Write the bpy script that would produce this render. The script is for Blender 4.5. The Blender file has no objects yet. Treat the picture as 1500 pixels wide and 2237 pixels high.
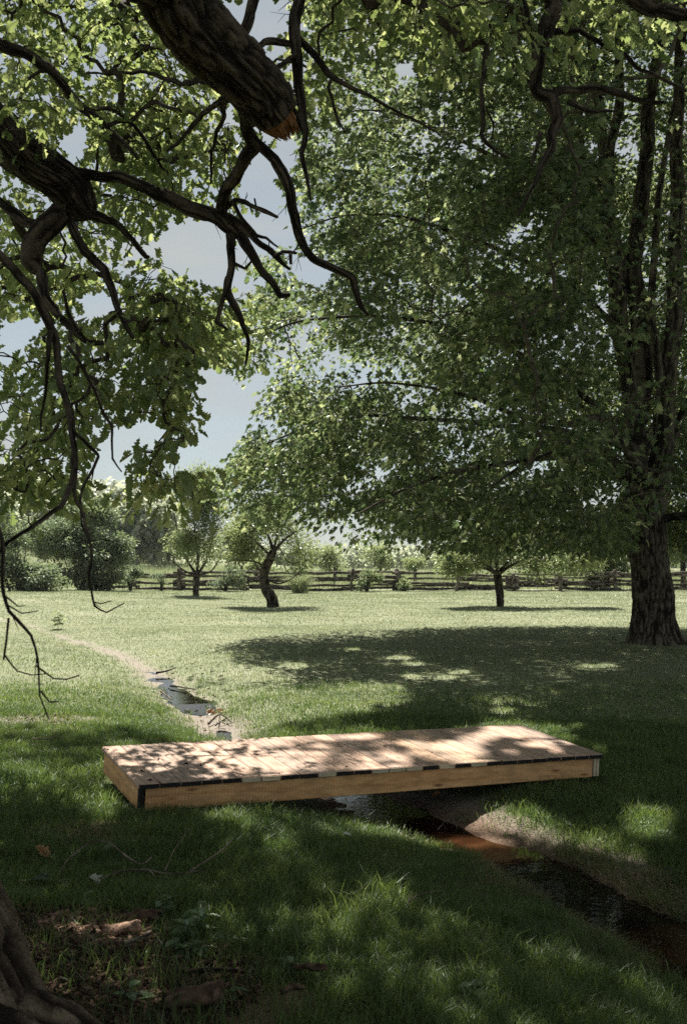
import bpy, math, random
import numpy as np
from mathutils import Vector

rng = np.random.default_rng(7)
random.seed(7)
SC = bpy.context.scene
COL = SC.collection

# ------------------------------------------------------------------ camera, sky, sun, exposure
CAMZ, FPX, CX, CY, HOR = 1.65, 2175.0, 750.0, 1118.5, 1240.0
PITCH = math.atan((HOR - CY) / FPX)
cam = bpy.data.cameras.new('camera')
cam.sensor_fit = 'VERTICAL'; cam.sensor_height = 36.0; cam.sensor_width = 36.0
cam.lens = 36.0 * FPX / 2237.0
cam.clip_start = 0.05; cam.clip_end = 9000
cam.dof.use_dof = True; cam.dof.focus_distance = 9.0; cam.dof.aperture_fstop = 5.0
camo = bpy.data.objects.new('camera', cam); COL.objects.link(camo)
camo.location = (0, 0, CAMZ); camo.rotation_euler = (math.pi / 2 + PITCH, 0, 0)
SC.camera = camo

SUN_EL, SUN_AZ = math.radians(57), math.radians(-10)      # azimuth from +Y towards +X
S = np.array([math.sin(SUN_AZ) * math.cos(SUN_EL), math.cos(SUN_AZ) * math.cos(SUN_EL), math.sin(SUN_EL)])
sun = bpy.data.lights.new('sun', 'SUN'); sun.energy = 5.0; sun.angle = math.radians(0.53); sun.color = (1.0, 0.93, 0.83)
suno = bpy.data.objects.new('sun', sun); COL.objects.link(suno)
suno.rotation_euler = Vector(S).to_track_quat('Z', 'Y').to_euler(); suno.location = (0, 0, 60)

W = bpy.data.worlds.new('World'); SC.world = W; W.use_nodes = True
wt = W.node_tree; wn, wl = wt.nodes, wt.links; wn.clear()
sky = wn.new('ShaderNodeTexSky'); sky.sky_type = 'NISHITA'; sky.sun_disc = False
sky.sun_elevation = SUN_EL; sky.sun_rotation = SUN_AZ; sky.air_density = 1.0; sky.dust_density = 0.4; sky.ozone_density = 1.0
tc = wn.new('ShaderNodeTexCoord')
mp = wn.new('ShaderNodeMapping'); mp.inputs['Scale'].default_value = (1.3, 1.3, 6.0); mp.inputs['Location'].default_value = (0.3, 0.1, 0.55)
nz = wn.new('ShaderNodeTexNoise'); nz.inputs['Scale'].default_value = 2.2; nz.inputs['Detail'].default_value = 7; nz.inputs['Roughness'].default_value = 0.55
rp = wn.new('ShaderNodeValToRGB'); rp.color_ramp.elements[0].position = 0.42; rp.color_ramp.elements[1].position = 0.66
rp.color_ramp.elements[0].color = (0.22, 0.22, 0.22, 1); rp.color_ramp.elements[1].color = (0.9, 0.9, 0.9, 1)
mixc = wn.new('ShaderNodeMix'); mixc.data_type = 'RGBA'
hs = wn.new('ShaderNodeHueSaturation'); hs.inputs['Saturation'].default_value = 0.46; hs.inputs['Value'].default_value = 0.70
bg = wn.new('ShaderNodeBackground'); bg.inputs['Strength'].default_value = 0.05
wo = wn.new('ShaderNodeOutputWorld')
wl.new(tc.outputs['Generated'], mp.inputs['Vector']); wl.new(mp.outputs[0], nz.inputs['Vector']); wl.new(nz.outputs[0], rp.inputs[0])
wl.new(sky.outputs[0], hs.inputs['Color'])
wl.new(rp.outputs[0], mixc.inputs[0]); wl.new(hs.outputs[0], mixc.inputs[6]); mixc.inputs[7].default_value = (4.75, 4.65, 4.6, 1)
sx = wn.new('ShaderNodeSeparateXYZ'); wl.new(tc.outputs['Generated'], sx.inputs[0])
mr = wn.new('ShaderNodeMapRange'); mr.inputs[1].default_value = .15; mr.inputs[2].default_value = -.5; mr.inputs[3].default_value = 1.0; mr.inputs[4].default_value = 1.15  # unseen sky behind the camera brightened, added as fill for the bridge beam
wl.new(sx.outputs[1], mr.inputs[0])
vm = wn.new('ShaderNodeVectorMath'); vm.operation = 'SCALE'; wl.new(mixc.outputs[2], vm.inputs[0]); wl.new(mr.outputs[0], vm.inputs['Scale'])
mz = wn.new('ShaderNodeMapRange'); mz.inputs[1].default_value = .50; mz.inputs[2].default_value = .85; mz.inputs[3].default_value = 1.05; mz.inputs[4].default_value = .42
wl.new(sx.outputs[2], mz.inputs[0])          # unseen zenith dimmed to deepen the shade on the ground
vz = wn.new('ShaderNodeVectorMath'); vz.operation = 'SCALE'; wl.new(vm.outputs[0], vz.inputs[0]); wl.new(mz.outputs[0], vz.inputs['Scale'])
vt = wn.new('ShaderNodeVectorMath'); vt.operation = 'MULTIPLY'; vt.inputs[1].default_value = (.94, 1.0, .985); wl.new(vz.outputs[0], vt.inputs[0])
wl.new(vt.outputs[0], bg.inputs['Color']); wl.new(bg.outputs[0], wo.inputs['Surface'])

SC.view_settings.view_transform = 'Standard'; SC.view_settings.look = 'None'
SC.view_settings.exposure = 1.2; SC.view_settings.gamma = 1.0
SC.render.engine = 'CYCLES'
SC.cycles.max_bounces = 5; SC.cycles.diffuse_bounces = 2; SC.cycles.transmission_bounces = 4; SC.cycles.glossy_bounces = 3
SC.cycles.use_denoising = False
try:
    SC.cycles.denoiser = 'OPENIMAGEDENOISE'; SC.cycles.denoising_prefilter = 'ACCURATE'
except Exception: pass
SC.cycles.sample_clamp_indirect = 0.7

# ------------------------------------------------------------------ helpers
_F = np.array([0, math.cos(PITCH), math.sin(PITCH)]); _U = np.array([0, -math.sin(PITCH), math.cos(PITCH)])
def ray(px, py):
    return np.array([(px - CX) / FPX, _F[1] + _U[1] * (CY - py) / FPX, _F[2] + _U[2] * (CY - py) / FPX])
def P(px, py, d):                       # photo pixel at a chosen distance along the lawn
    r = ray(px, py); return np.array([0, 0, CAMZ]) + r * (d / r[1])
def proj(p):
    p = np.atleast_2d(p); q = p - np.array([0, 0, CAMZ])
    f = np.maximum(q @ _F, 1e-3); return np.stack([CX + FPX * q[:, 0] / f, CY - FPX * (q @ _U) / f], 1)
def inpoly(pts, poly):
    x, y = pts[:, 0], pts[:, 1]; r = np.zeros(len(pts), bool); n = len(poly)
    for i in range(n):
        x1, y1 = poly[i]; x2, y2 = poly[(i + 1) % n]
        if y1 == y2: continue
        c = ((y1 > y) != (y2 > y)) & (x < (x2 - x1) * (y - y1) / (y2 - y1) + x1); r ^= c
    return r
def _h(i, j, k, s):
    n = (i * 374761393 + j * 668265263 + k * 2147483647 + s * 974634777) & 0xffffffff
    n = ((n ^ (n >> 13)) * 1274126177) & 0xffffffff
    return ((n ^ (n >> 16)) & 0xffff) / 65535.0
def vnoise(p, s=0):
    p = np.asarray(p, float); i = np.floor(p).astype(np.int64); f = p - i; f = f * f * (3 - 2 * f)
    r = 0
    for dx in (0, 1):
        for dy in (0, 1):
            for dz in (0, 1):
                w = (f[:, 0] if dx else 1 - f[:, 0]) * (f[:, 1] if dy else 1 - f[:, 1]) * (f[:, 2] if dz else 1 - f[:, 2])
                r = r + w * _h(i[:, 0] + dx, i[:, 1] + dy, i[:, 2] + dz, s)
    return r
def n2(x, y, sc, s=0):
    return vnoise(np.stack([x * sc, y * sc, np.full_like(x, 0.37 + s)], 1), s)
def fbm2(x, y, sc, s=0):
    return (n2(x, y, sc, s) + .5 * n2(x, y, sc * 2.1, s + 1) + .25 * n2(x, y, sc * 4.3, s + 2)) / 1.75
def sstep(a, b, x):
    t = np.clip((x - a) / (b - a), 0, 1); return t * t * (3 - 2 * t)

class Mesh:                              # collects vertices and faces of one object
    def __init__(self): self.v = []; self.l = []; self.c = []; self.mi = []; self.rg = []; self.n = 0; self.cur = 0
    def add(self, v, *fs, ridge=None):
        v = np.asarray(v, float).reshape(-1, 3); self.rg.append(np.full(len(v), .6) if ridge is None else ridge)
        for f in fs:
            f = np.asarray(f, np.int64)
            self.l.append((f + self.n).ravel()); self.c.append(np.full(len(f), f.shape[1])); self.mi.append(np.full(len(f), self.cur))
        self.v.append(v); self.n += len(v)
    def build(self, name, mat, parent=None, smooth=True, attr=None):
        me = bpy.data.meshes.new(name)
        v = np.concatenate(self.v); l = np.concatenate(self.l); c = np.concatenate(self.c)
        off = np.zeros(3)
        if parent is not None: off = np.array(parent.matrix_basis.translation if parent.parent is None else WORLD[parent.name])
        me.vertices.add(len(v)); me.vertices.foreach_set('co', (v - off).ravel().astype(np.float32))
        me.loops.add(len(l)); me.loops.foreach_set('vertex_index', l.astype(np.int32))
        me.polygons.add(len(c)); st = np.concatenate([[0], np.cumsum(c)[:-1]])
        me.polygons.foreach_set('loop_start', st.astype(np.int32)); me.polygons.foreach_set('loop_total', c.astype(np.int32))
        me.polygons.foreach_set('use_smooth', np.full(len(c), smooth))
        me.update(calc_edges=True)
        if any(len(r) and r.std() > 0 for r in self.rg): attr = dict(attr or {}, ridge=np.concatenate(self.rg))
        if attr:
            for k, a in attr.items():
                at = me.attributes.new(k, 'FLOAT', 'POINT'); at.data.foreach_set('value', np.asarray(a, np.float32))
        for mm in (mat if isinstance(mat, (list, tuple)) else [mat]): me.materials.append(mm)
        if isinstance(mat, (list, tuple)): me.polygons.foreach_set('material_index', np.concatenate(self.mi).astype(np.int32))
        o = bpy.data.objects.new(name, me); COL.objects.link(o)
        if parent is not None:
            o.parent = parent
            WORLD[o.name] = off
        return o
WORLD = {}
def thing(name, loc, label, cat, group=None):
    o = bpy.data.objects.new(name, None); COL.objects.link(o); o.location = tuple(loc); o.empty_display_size = 0.2
    o['label'] = label; o['category'] = cat
    if group: o['group'] = group
    return o
def tag(o, label, cat, group=None):
    o['label'] = label; o['category'] = cat
    if group: o['group'] = group
    return o

def catmull(pts, vals, step):
    pts = np.asarray(pts, float); vals = np.asarray(vals, float)
    if len(pts) < 2: return pts, vals
    q = np.concatenate([[2 * pts[0] - pts[1]], pts, [2 * pts[-1] - pts[-2]]]); w = np.concatenate([[vals[0]], vals, [vals[-1]]])
    op, ov = [], []
    for i in range(len(pts) - 1):
        p0, p1, p2, p3 = q[i:i + 4]; n = max(2, int(np.linalg.norm(p2 - p1) / step))
        for t in np.arange(n) / n:
            op.append(.5 * (2 * p1 + (p2 - p0) * t + (2 * p0 - 5 * p1 + 4 * p2 - p3) * t * t + (3 * p1 - p0 - 3 * p2 + p3) * t ** 3))
            ov.append(w[i + 1] * (1 - t) + w[i + 2] * t)
    op.append(pts[-1]); ov.append(vals[-1])
    return np.array(op), np.array(ov)
def tube(m, pts, rad, segs=6, bark=0.0, seed=0, ecc=None, cap=True, flare=None, bfreq=1.0):
    pts = np.asarray(pts, float); rad = np.asarray(rad, float); n = len(pts)
    T = np.gradient(pts, axis=0); T /= np.linalg.norm(T, axis=1)[:, None] + 1e-9
    a = np.array([0, 0, 1.0]) if abs(T[0][2]) < .9 else np.array([1.0, 0, 0])
    N = np.zeros_like(pts); v = a - T[0] * (a @ T[0]); N[0] = v / np.linalg.norm(v)
    for i in range(1, n):
        v = N[i - 1] - T[i] * (N[i - 1] @ T[i]); N[i] = v / (np.linalg.norm(v) + 1e-9)
    B = np.cross(T, N)
    th = np.arange(segs) * 2 * math.pi / segs
    cs, sn = np.cos(th), np.sin(th)
    R = np.repeat(rad[:, None], segs, 1); RG = np.full((n, segs), .6)
    if bark > 0:
        s = np.concatenate([[0], np.cumsum(np.linalg.norm(np.diff(pts, axis=0), axis=1))])
        tt = np.repeat(th[None], n, 0); ss = np.repeat(s[:, None], segs, 1); r0 = np.median(rad)
        k = max(1.6, r0 / 0.036) * bfreq
        q = np.stack([np.cos(tt).ravel() * k, np.sin(tt).ravel() * k, ss.ravel() * 5.0 * bfreq], 1)
        wob = vnoise(np.stack([np.cos(tt).ravel() * 1.2, np.sin(tt).ravel() * 1.2, ss.ravel() * 2.2], 1), seed + 5) - .5
        q[:, :2] += (vnoise(q * .5, seed + 9)[:, None] - .5) * 1.2
        rg = 1 - np.abs(2 * vnoise(q, seed) - 1); rg2 = vnoise(q * 2.3, seed + 3)
        rgf = 1 - np.abs(2 * vnoise(q * np.array([1.9, 1.9, 1.4]) + 7.3, seed + 31) - 1); fur = np.maximum(sstep(.62, .97, rg), .75 * sstep(.66, .97, rgf)); disp = (bark * (-fur * .9 + .35 * rg2)).reshape(n, segs)
        RG = np.clip(.85 - fur * .85 + .5 * (rg2 - .6), 0, 1).reshape(n, segs)
        R = R * (1 + .16 * wob.reshape(n, segs)) + disp * np.minimum(1, R / (r0 + 1e-6))
    if flare is not None: R = R * flare(th[None, :], np.arange(n)[:, None] / (n - 1))
    V = pts[:, None] + N[:, None] * (R * cs)[:, :, None] + B[:, None] * (R * sn)[:, :, None]
    V = V.reshape(-1, 3)
    i = np.arange(n - 1)[:, None] * segs; j = np.arange(segs)[None]; j2 = (j + 1) % segs
    f = np.stack([i + j, i + j2, i + segs + j2, i + segs + j], 2).reshape(-1, 4)
    if cap:
        V = np.concatenate([V, [pts[-1] + T[-1] * rad[-1] * .6]]); b = (n - 1) * segs
        tr = np.stack([b + np.arange(segs), b + (np.arange(segs) + 1) % segs, np.full(segs, len(V) - 1)], 1)
        m.add(V, f, tr, ridge=np.r_[RG.ravel(), .6])
    else: m.add(V, f, ridge=RG.ravel())

# ------------------------------------------------------------------ materials
def mat(name):
    m = bpy.data.materials.new(name); m.use_nodes = True; t = m.node_tree; t.nodes.clear()
    o = t.nodes.new('ShaderNodeOutputMaterial'); return m, t, o
def node(t, typ, **kw):
    n = t.nodes.new(typ)
    for k, v in kw.items():
        if k in n.inputs: n.inputs[k].default_value = v
        else: setattr(n, k, v)
    return n
def ramp(t, src, stops):
    r = t.nodes.new('ShaderNodeValToRGB'); e = r.color_ramp.elements
    while len(e) < len(stops): e.new(0.5)
    for x, (p, c) in zip(e, stops): x.position = p; x.color = (*c, 1)
    t.links.new(src, r.inputs[0]); return r.outputs[0]
def mix(t, fac, a, b, typ='MIX'):
    m = t.nodes.new('ShaderNodeMix'); m.data_type = 'RGBA'; m.blend_type = typ
    for i, v in ((0, fac), (6, a), (7, b)):
        if hasattr(v, 'is_linked'): t.links.new(v, m.inputs[i])
        elif isinstance(v, tuple): m.inputs[i].default_value = (*v, 1)
        else: m.inputs[i].default_value = v
    return m.outputs[2]
def leaf_mat(name, dark, light, tdark, tlight, trans=0.45, gloss=0.06, rough=0.38):
    m, t, o = mat(name); L = t.links
    g = node(t, 'ShaderNodeNewGeometry')
    c = ramp(t, g.outputs['Random Per Island'], [(0, dark), (1, light)])
    tm = tuple(a * .74 + b * .26 for a, b in zip(tdark, tlight))
    ct = ramp(t, g.outputs['Random Per Island'], [(0, tdark), (.6, tm), (1, tlight)])
    tcn = node(t, 'ShaderNodeTexCoord'); nz_ = node(t, 'ShaderNodeTexNoise', Scale=1.3, Detail=3.0); L.new(tcn.outputs['Object'], nz_.inputs['Vector'])
    drift = ramp(t, nz_.outputs[0], [(.3, (.72, .78, .8)), (.7, (1.22, 1.15, 1.05))])
    c = mix(t, 1.0, c, drift, 'MULTIPLY'); ct = mix(t, 1.0, ct, drift, 'MULTIPLY')
    d = node(t, 'ShaderNodeBsdfDiffuse'); tr = node(t, 'ShaderNodeBsdfTranslucent'); gl = node(t, 'ShaderNodeBsdfGlossy', Roughness=rough)
    gl.inputs['Color'].default_value = (.9, 1, .92, 1)
    L.new(c, d.inputs[0]); L.new(ct, tr.inputs[0])
    a = node(t, 'ShaderNodeMixShader', Fac=trans) if False else t.nodes.new('ShaderNodeMixShader'); a.inputs[0].default_value = trans
    b = t.nodes.new('ShaderNodeMixShader'); b.inputs[0].default_value = gloss
    L.new(d.outputs[0], a.inputs[1]); L.new(tr.outputs[0], a.inputs[2]); L.new(a.outputs[0], b.inputs[1]); L.new(gl.outputs[0], b.inputs[2])
    L.new(b.outputs[0], o.inputs[0]); return m
def bark_mat(name, c0, c1, sc=1.0, bump=0.6):
    m, t, o = mat(name); L = t.links
    tc = node(t, 'ShaderNodeTexCoord')
    n1 = node(t, 'ShaderNodeTexNoise', Scale=9 * sc, Detail=8.0, Roughness=.65); L.new(tc.outputs['Object'], n1.inputs['Vector'])
    n3 = node(t, 'ShaderNodeTexNoise', Scale=55 * sc, Detail=5.0); L.new(tc.outputs['Object'], n3.inputs['Vector'])
    rd = node(t, 'ShaderNodeAttribute', attribute_name='ridge')
    c = ramp(t, n1.outputs[0], [(.3, c0), (.7, c1)])
    c = mix(t, 1.0, c, ramp(t, rd.outputs['Fac'], [(.05, (.16, .15, .14)), (.6, (1, 1, 1)), (1, (1.6, 1.56, 1.5))]), 'MULTIPLY')
    c = mix(t, .5, c, ramp(t, n3.outputs[0], [(.3, (.35, .35, .35)), (.7, (1.25, 1.25, 1.2))]), 'MULTIPLY')
    p = node(t, 'ShaderNodeBsdfPrincipled', Roughness=.92); p.inputs['Specular IOR Level'].default_value = .15
    L.new(c, p.inputs['Base Color'])
    bp = node(t, 'ShaderNodeBump', Strength=bump, Distance=.02); L.new(n3.outputs[0], bp.inputs['Height']); L.new(bp.outputs[0], p.inputs['Normal'])
    L.new(p.outputs[0], o.inputs[0]); return m
def simple(name, col, rough=.8, var=.3, sc=20, bump=0.0):
    m, t, o = mat(name); L = t.links
    tc = node(t, 'ShaderNodeTexCoord'); n1 = node(t, 'ShaderNodeTexNoise', Scale=float(sc), Detail=6.0); L.new(tc.outputs['Object'], n1.inputs['Vector'])
    a = tuple(x * (1 - var) for x in col); b = tuple(min(1, x * (1 + var)) for x in col)
    p = node(t, 'ShaderNodeBsdfPrincipled', Roughness=rough); p.inputs['Specular IOR Level'].default_value = .25
    L.new(ramp(t, n1.outputs[0], [(.3, a), (.7, b)]), p.inputs['Base Color'])
    if bump:
        bp = node(t, 'ShaderNodeBump', Strength=bump, Distance=.01); L.new(n1.outputs[0], bp.inputs['Height']); L.new(bp.outputs[0], p.inputs['Normal'])
    L.new(p.outputs[0], o.inputs[0]); return m

M_OAK = leaf_mat('oak_leaf', (.035, .06, .02), (.08, .11, .04), (.22, .30, .09), (.56, .62, .28), .64, .04)
M_MAPLE = leaf_mat('maple_leaf', (.018, .033, .015), (.06, .088, .042), (.09, .15, .045), (.52, .59, .31), .6, .04)
M_APPLE = leaf_mat('apple_leaf', (.06, .09, .04), (.15, .19, .095), (.24, .31, .12), (.50, .57, .29), .52, .06)
M_SHRUB = leaf_mat('shrub_leaf', (.07, .10, .06), (.24, .28, .19), (.15, .22, .09), (.34, .4, .22), .42, .09, .55)
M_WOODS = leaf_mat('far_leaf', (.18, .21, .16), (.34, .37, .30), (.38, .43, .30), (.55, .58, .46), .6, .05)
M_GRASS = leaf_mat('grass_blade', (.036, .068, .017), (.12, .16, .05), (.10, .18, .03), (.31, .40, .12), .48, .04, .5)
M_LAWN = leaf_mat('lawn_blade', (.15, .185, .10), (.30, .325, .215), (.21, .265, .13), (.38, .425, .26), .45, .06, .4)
M_WEED = leaf_mat('weed_leaf', (.09, .14, .07), (.16, .23, .12), (.14, .21, .07), (.22, .3, .1), .4, .06)
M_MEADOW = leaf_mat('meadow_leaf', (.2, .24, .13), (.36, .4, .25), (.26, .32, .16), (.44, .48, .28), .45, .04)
M_BARK = bark_mat('oak_bark', (.038, .030, .023), (.10, .08, .062), 1.0, .9)
M_TRUNK_LIT = bark_mat('oak_bark_lit', (.06, .045, .032), (.21, .165, .12), 1.6, 1.0)  # lighter oak bark for trunk and roots, extra light put into the colour
M_MBARK = bark_mat('maple_bark', (.07, .058, .045), (.15, .13, .105), .6)
M_ABARK = bark_mat('apple_bark', (.05, .042, .034), (.14, .12, .10), .8)
M_TWIG = bark_mat('twig_bark', (.035, .027, .02), (.09, .072, .055))
M_FENCE = bark_mat('weathered_rail', (.10, .085, .07), (.27, .24, .205), .5)
M_TORN = simple('torn_wood', (.20, .092, .038), .8, .45, 30, .4)
M_CHIP = bark_mat('rotting_wood', (.13, .075, .052), (.40, .27, .20), 2.2)
M_CHIPD = bark_mat('dark_litter', (.05, .032, .022), (.16, .105, .075), 1.5)
M_STICK = bark_mat('dead_stick', (.16, .13, .10), (.36, .30, .24))

# ------------------------------------------------------------------ ground shape
def plane_pt(px, py, z):
    r = ray(px, py); t = (z - CAMZ) / r[2]; return np.array([r[0] * t, r[1] * t])
STREAM_PX = [(-260, 1352, .16), (-60, 1362, .14), (60, 1372, .10), (150, 1396, .06), (240, 1424, 0), (320, 1466, -.06), (392, 1518, -.12), (430, 1560, -.16), (490, 1610, -.2),
             (640, 1690, -.23), (820, 1768, -.24), (960, 1822, -.24), (1085, 1868, -.24), (1195, 1925, -.25), (1310, 1995, -.26), (1440, 2065, -.28), (1640, 2180, -.3), (2200, 2500, -.34)]
STREAM = np.array([[*plane_pt(a, b, z), z] for a, b, z in STREAM_PX])
SW = np.array([.5, .6, .7, .7, .7, .75, .75, .75, .75, .7, .62, .6, .62, .66, .7, .72, .75, .8])      # half width of the ditch
def stream_dist(x, y):
    best = np.full(x.shape, 1e9); par = np.zeros(x.shape); w = np.zeros(x.shape); zb = np.zeros(x.shape); side = np.zeros(x.shape)
    for i in range(len(STREAM) - 1):
        a, b = STREAM[i], STREAM[i + 1]; dx, dy = b[0] - a[0], b[1] - a[1]
        t = np.clip(((x - a[0]) * dx + (y - a[1]) * dy) / (dx * dx + dy * dy), 0, 1)
        d = np.hypot(x - a[0] - t * dx, y - a[1] - t * dy); k = d < best
        sg = (x - a[0]) * dy - (y - a[1]) * dx
        side = np.where(k, sg, side); best = np.where(k, d, best); par = np.where(k, i + t, par); w = np.where(k, SW[i] * (1 - t) + SW[i + 1] * t, w); zb = np.where(k, a[2] * (1 - t) + b[2] * t, zb)
    w = np.where((side > 0) & (par > 8.6), w * 1.45, w)
    return best, par, w, zb
BY = np.array([-20, 0, 3.5, 7, 10, 14, 20, 36, 45, 55, 80, 150, 400, 6000.])
BZ = np.array([.05, .03, .02, .01, 0, .03, .12, .25, .33, .38, .55, 1.15, 1.45, 1.5])
def base_z(x, y):
    z = np.interp(y, BY, BZ) - .04 * np.clip(x, -3, 4) * np.exp(-((y - 7) / 5) ** 2)
    z = z + .35 * np.exp(-((x + 13) / 5) ** 2 - ((y - 38) / 12) ** 2)
    hill = 9 * np.exp(-((x + 62) / 34) ** 2 - ((y - 150) / 45) ** 2)
    return z + hill
def ground(x, y):
    x = np.asarray(x, float); y = np.asarray(y, float); sh = x.shape; x = x.ravel(); y = y.ravel()
    z = base_z(x, y)
    near = y < 60
    d, par, w, zb = stream_dist(x, y)
    wob = (fbm2(x, y, 1.1, 3) - .5) * .35
    dd = np.maximum(0, d + wob * .6)
    prof = np.exp(-(dd / w) ** 2 * 1.1)
    fade = sstep(1.5, 3.5, par)
    depth = np.maximum(z - zb, .06)
    z = z - depth * prof * fade
    z = z + (fbm2(x, y, .35, 11) - .5) * .10 * np.clip(y / 12, .3, 1) + (fbm2(x, y, 2.2, 21) - .5) * .035
    z = z + (fbm2(x, y, 8.0, 25) - .5) * .07 * np.exp(-(np.maximum(0, d - .25) / .6) ** 2) * (d > .2) * (y < 20)
    # the oak's root mound
    z = z + .16 * np.exp(-(((x + 1.75) / .9) ** 2 + ((y - 3.6) / .9) ** 2))
    return z.reshape(sh)
def G1(x, y): return float(ground(np.array([x]), np.array([y]))[0])
def GP(px, py):                         # where the pixel's ray meets the ground
    r = ray(px, py); t0, t1 = 1.0, 1.0
    ts = np.geomspace(1.5, 400, 1500); pts = r[None] * ts[:, None]; pts[:, 2] += CAMZ
    hit = pts[:, 2] < ground(pts[:, 0], pts[:, 1])
    i = int(np.argmax(hit)) if hit.any() else len(ts) - 1
    return pts[i]
def soil(x, y):                         # bare earth 0..1
    d, par, w, zb = stream_dist(x, y)
    n = fbm2(x, y, 1.7, 31) - .5; nf = fbm2(x, y, 7, 41) - .5
    up = par < 8.5
    ww = np.where(up, np.interp(par, [1, 3, 5, 6.5, 8.5], [.03, .06, .18, .30, .34]), np.interp(par, [8.5, 11, 13, 16], [.48, .42, .34, .34]))
    s = sstep(.22, -.22, (d - ww + n * .55 + nf * .35))
    e = np.hypot((x + 1.0) / .95, (y - 3.8) / .66) + n * 1.1 + nf * .6
    s = np.maximum(s, sstep(1.15, .75, e))
    for (px, py, rx, ry) in ((190, 1840, .5, .3), (90, 1590, .8, .3), (1250, 1830, .5, .35)):
        q = plane_pt(px, py, 0); e = np.hypot((x - q[0]) / rx, (y - q[1]) / ry) + n * 1.3 + nf * .8
        s = np.maximum(s, .8 * sstep(1.1, .6, e))
    return s

# ground sheet
us = np.concatenate([-np.geomspace(6, .62, 40)[:-1], np.linspace(-.62, .62, 380), np.geomspace(.62, 6, 40)[1:]])
ds = np.concatenate([np.linspace(-8, 2.2, 12)[:-1], np.linspace(2.2, 3.2, 12)[:-1], np.geomspace(3.2, 70, 560), np.geomspace(70, 5000, 60)[1:]])
XX = us[None] * (np.maximum(ds, 0)[:, None] + 2.0); YY = np.repeat(ds[:, None], len(us), 1)
ZZ = ground(XX, YY)
m = Mesh(); nr, nc = XX.shape
i = np.arange(nr - 1)[:, None] * nc; j = np.arange(nc - 1)[None]
m.add(np.stack([XX, YY, ZZ], 2).reshape(-1, 3), np.stack([i + j, i + j + 1, i + nc + j + 1, i + nc + j], 2).reshape(-1, 4))
xs, ys = XX.ravel(), YY.ravel()
sd, spar, _, _ = stream_dist(xs, ys)
M_GROUND, t, o = mat('ground_soil_and_turf'); L = t.links
tc = node(t, 'ShaderNodeTexCoord')
a_s = node(t, 'ShaderNodeAttribute', attribute_name='soil'); a_u = node(t, 'ShaderNodeAttribute', attribute_name='upstream'); a_m = node(t, 'ShaderNodeAttribute', attribute_name='mown')
nA = node(t, 'ShaderNodeTexNoise', Scale=3.0, Detail=8.0); nB = node(t, 'ShaderNodeTexNoise', Scale=60.0, Detail=6.0); nC = node(t, 'ShaderNodeTexNoise', Scale=.45, Detail=6.0)
for q in (nA, nB, nC): L.new(tc.outputs['Object'], q.inputs['Vector'])
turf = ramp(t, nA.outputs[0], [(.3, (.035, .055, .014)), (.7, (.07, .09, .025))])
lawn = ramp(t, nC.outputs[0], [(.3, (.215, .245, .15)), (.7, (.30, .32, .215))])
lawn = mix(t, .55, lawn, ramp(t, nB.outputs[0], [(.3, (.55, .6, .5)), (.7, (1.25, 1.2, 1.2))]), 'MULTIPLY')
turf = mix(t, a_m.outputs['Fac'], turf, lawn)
dirt = ramp(t, nB.outputs[0], [(.3, (.06, .036, .024)), (.7, (.24, .165, .115))])
pale = ramp(t, nB.outputs[0], [(.3, (.15, .125, .10)), (.7, (.38, .34, .30))])
dirt = mix(t, a_u.outputs['Fac'], dirt, pale)
colr = mix(t, a_s.outputs['Fac'], turf, dirt)
p = node(t, 'ShaderNodeBsdfPrincipled', Roughness=.9); p.inputs['Specular IOR Level'].default_value = .2
L.new(colr, p.inputs['Base Color'])
bp = node(t, 'ShaderNodeBump', Strength=.8, Distance=.03); L.new(nB.outputs[0], bp.inputs['Height']); L.new(bp.outputs[0], p.inputs['Normal'])
L.new(p.outputs[0], o.inputs[0])
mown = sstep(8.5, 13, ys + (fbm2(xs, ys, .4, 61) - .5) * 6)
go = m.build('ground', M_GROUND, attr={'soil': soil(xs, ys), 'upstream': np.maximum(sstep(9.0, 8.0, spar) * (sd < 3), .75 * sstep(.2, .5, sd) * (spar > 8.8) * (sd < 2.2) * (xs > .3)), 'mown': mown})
go['kind'] = 'structure'

# stream water
M_WATER, t, o = mat('stream_water'); L = t.links
tc = node(t, 'ShaderNodeTexCoord'); nA = node(t, 'ShaderNodeTexNoise', Scale=4.0, Detail=3.0); nB = node(t, 'ShaderNodeTexNoise', Scale=16.0, Detail=2.0)
L.new(tc.outputs['Object'], nA.inputs['Vector']); L.new(tc.outputs['Object'], nB.inputs['Vector'])
p = node(t, 'ShaderNodeBsdfPrincipled', Roughness=.03, IOR=1.33)
aw = node(t, 'ShaderNodeAttribute', attribute_name='rust'); arw = ramp(t, aw.outputs['Fac'], [(0, (.006, .005, .004)), (1, (.055, .024, .011))])
mxw = t.nodes.new('ShaderNodeMix'); mxw.data_type = 'RGBA'; mxw.blend_type = 'MULTIPLY'; mxw.inputs[0].default_value = 1.0
L.new(ramp(t, nA.outputs[0], [(.30, (.4, .4, .4)), (.72, (1.6, 1.5, 1.4))]), mxw.inputs[7]); L.new(arw, mxw.inputs[6]); L.new(mxw.outputs[2], p.inputs['Base Color'])
bp = node(t, 'ShaderNodeBump', Strength=.10, Distance=.01); L.new(nB.outputs[0], bp.inputs['Height']); L.new(bp.outputs[0], p.inputs['Normal'])
L.new(p.outputs[0], o.inputs[0])
sp, sv = catmull(np.c_[STREAM[2:, :2], STREAM[2:, 2]], np.arange(2, len(STREAM)), .12)
m = Mesh(); T = np.gradient(sp[:, :2], axis=0); T /= np.linalg.norm(T, axis=1)[:, None]; Nn = np.c_[-T[:, 1], T[:, 0]]
bed = ground(sp[:, 0], sp[:, 1])
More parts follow.
